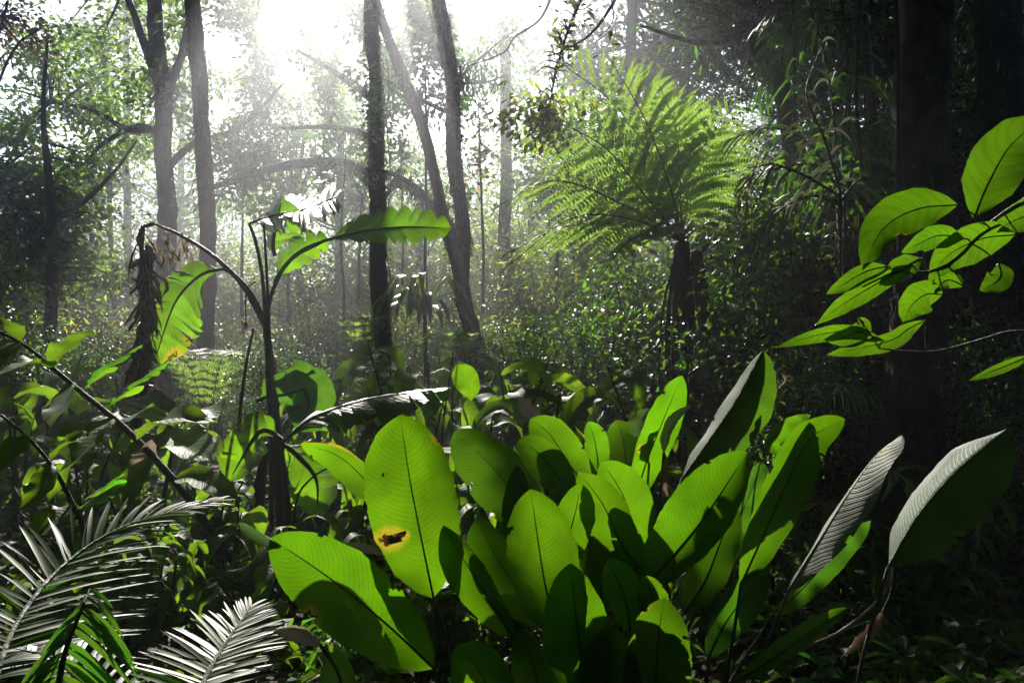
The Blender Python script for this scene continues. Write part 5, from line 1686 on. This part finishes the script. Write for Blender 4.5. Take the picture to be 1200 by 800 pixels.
place(shrub("lime_shrub", "x", 2.2, 1.1, 3000, .12, .055, 'tree_lime', "sunlit shrubs in the haze", sig=.2, tpl=T_DIAMOND), [
    (260, 19, 1.0, "sunlit shrub glowing right of the straight trunk"), (480, 19, 1.1, "sunlit shrub glowing under the nest fern"), (150, 22, 1.3, "sunlit shrub glowing around the slim pale trunk"),
    (60, 17, 1.0, "sunlit shrub glowing behind the left thicket"), (400, 21, 1.2, "sunlit shrub glowing left of the mossy trunk"), (520, 24, 1.4, "sunlit shrub glowing far behind the leaning tree"),
    (700, 14, 1.3, "sunlit shrub glowing left of the fern in the mist"), (590, 18, 1.0, "sunlit shrub glowing at the pale trunk")])
# tiny pale strap plant on the right
root = thing("strap_plant", "arching grassy plant with pale strap leaves right of the bent glowing leaf", "plant", gp(968, 4.8))
top = P(968, 470, 4.8)
mb = MB()
tube(mb, spline([gp(968, 4.8), top], 8), [.012, .01], 6)
mb.build("stem", M['stem_dark'], root)
for k in range(16):
    a = R() * 6.28
    d = np.array([math.cos(a), math.sin(a) * .7, 0])
    l = RNG.uniform(.22, .42)
    mb = MB()
    blade(mb, [top, top + d * l * .4 + [0, 0, .10], top + d * l * .75 + [0, 0, .06], top + d * l + [0, 0, -.10]], .013, (0, -.2, 1), 'strap', 10, 5, .25, 0, .02)
    mb.build("leaf", M['palm'], root)

# ------------------------------------------------------------------ ground cover and litter, uncountable
def carpet():
    n = 15000
    Y = 2.0 + 20 * R(n) ** 1.4
    x = RNG.uniform(-1, 1, n) * (1.2 + Y * .8)
    z = ground_z(x, Y) + .02 + .05 * R(n)
    mb = MB()
    scatter(mb, np.stack([x, Y, z], -1), nrm(np.stack([RNG.normal(0, 1, n), RNG.normal(0, 1, n), RNG.normal(0, .25, n)], -1)), up_normals(n, .4), RNG.uniform(.06, .2, n), RNG.uniform(.03, .08, n), T_LEAF)
    tag(mb.build("leaf_litter", M['litter'], smooth=False), "brown dead leaves scattered over the forest floor", "leaf litter", kind="stuff")
    n = 26000
    k = 900
    cy_ = 2.6 + 17 * R(k) ** 1.3
    cx = RNG.uniform(-1, 1, k) * (1.2 + cy_ * .75)
    o = RNG.integers(0, k, n)
    h = np.clip(.12 + .045 * cy_, .12, .75) * RNG.uniform(.5, 1.2, k)
    pos = np.stack([cx[o] + RNG.normal(0, .16, n), cy_[o] + RNG.normal(0, .16, n), np.zeros(n)], -1)
    pos[:, 2] = ground_z(pos[:, 0], pos[:, 1]) + h[o] * R(n) ** .7
    mb = MB()
    scatter(mb, pos, rand_dirs(n, .1), up_normals(n, .4), RNG.uniform(.06, .17, n), RNG.uniform(.03, .07, n), T_LEAF)
    tag(mb.build("ground_cover", M['cover'], smooth=False), "low leafy ground cover filling the shade", "ground cover", kind="stuff")


carpet()
late_crowns()
roof()

# ------------------------------------------------------------------ hazy air
def haze():
    mb = MB()
    x0, x1, y0, y1, z0, z1 = -75, 75, -45, 75, -1.5, 19
    v = [(x, y, z) for x in (x0, x1) for y in (y0, y1) for z in (z0, z1)]
    mb.add(v, [np.array([[0, 1, 3, 2], [4, 6, 7, 5], [0, 4, 5, 1], [2, 3, 7, 6], [0, 2, 6, 4], [1, 5, 7, 3]])])
    m, N, L = new_mat("hazy_air")
    out = N.new("ShaderNodeOutputMaterial")
    pv = N.new("ShaderNodeVolumePrincipled")
    pv.inputs["Color"].default_value = (.88, .90, 1.0, 1)
    pv.inputs["Density"].default_value = 0.0118
    pv.inputs["Density Attribute"].default_value = ""
    pv.inputs["Anisotropy"].default_value = 0.84
    L.new(pv.outputs[0], out.inputs["Volume"])
    tag(mb.build("haze", m, smooth=False), "thin pale mist hanging in the wood", "haze", kind="stuff")


haze()
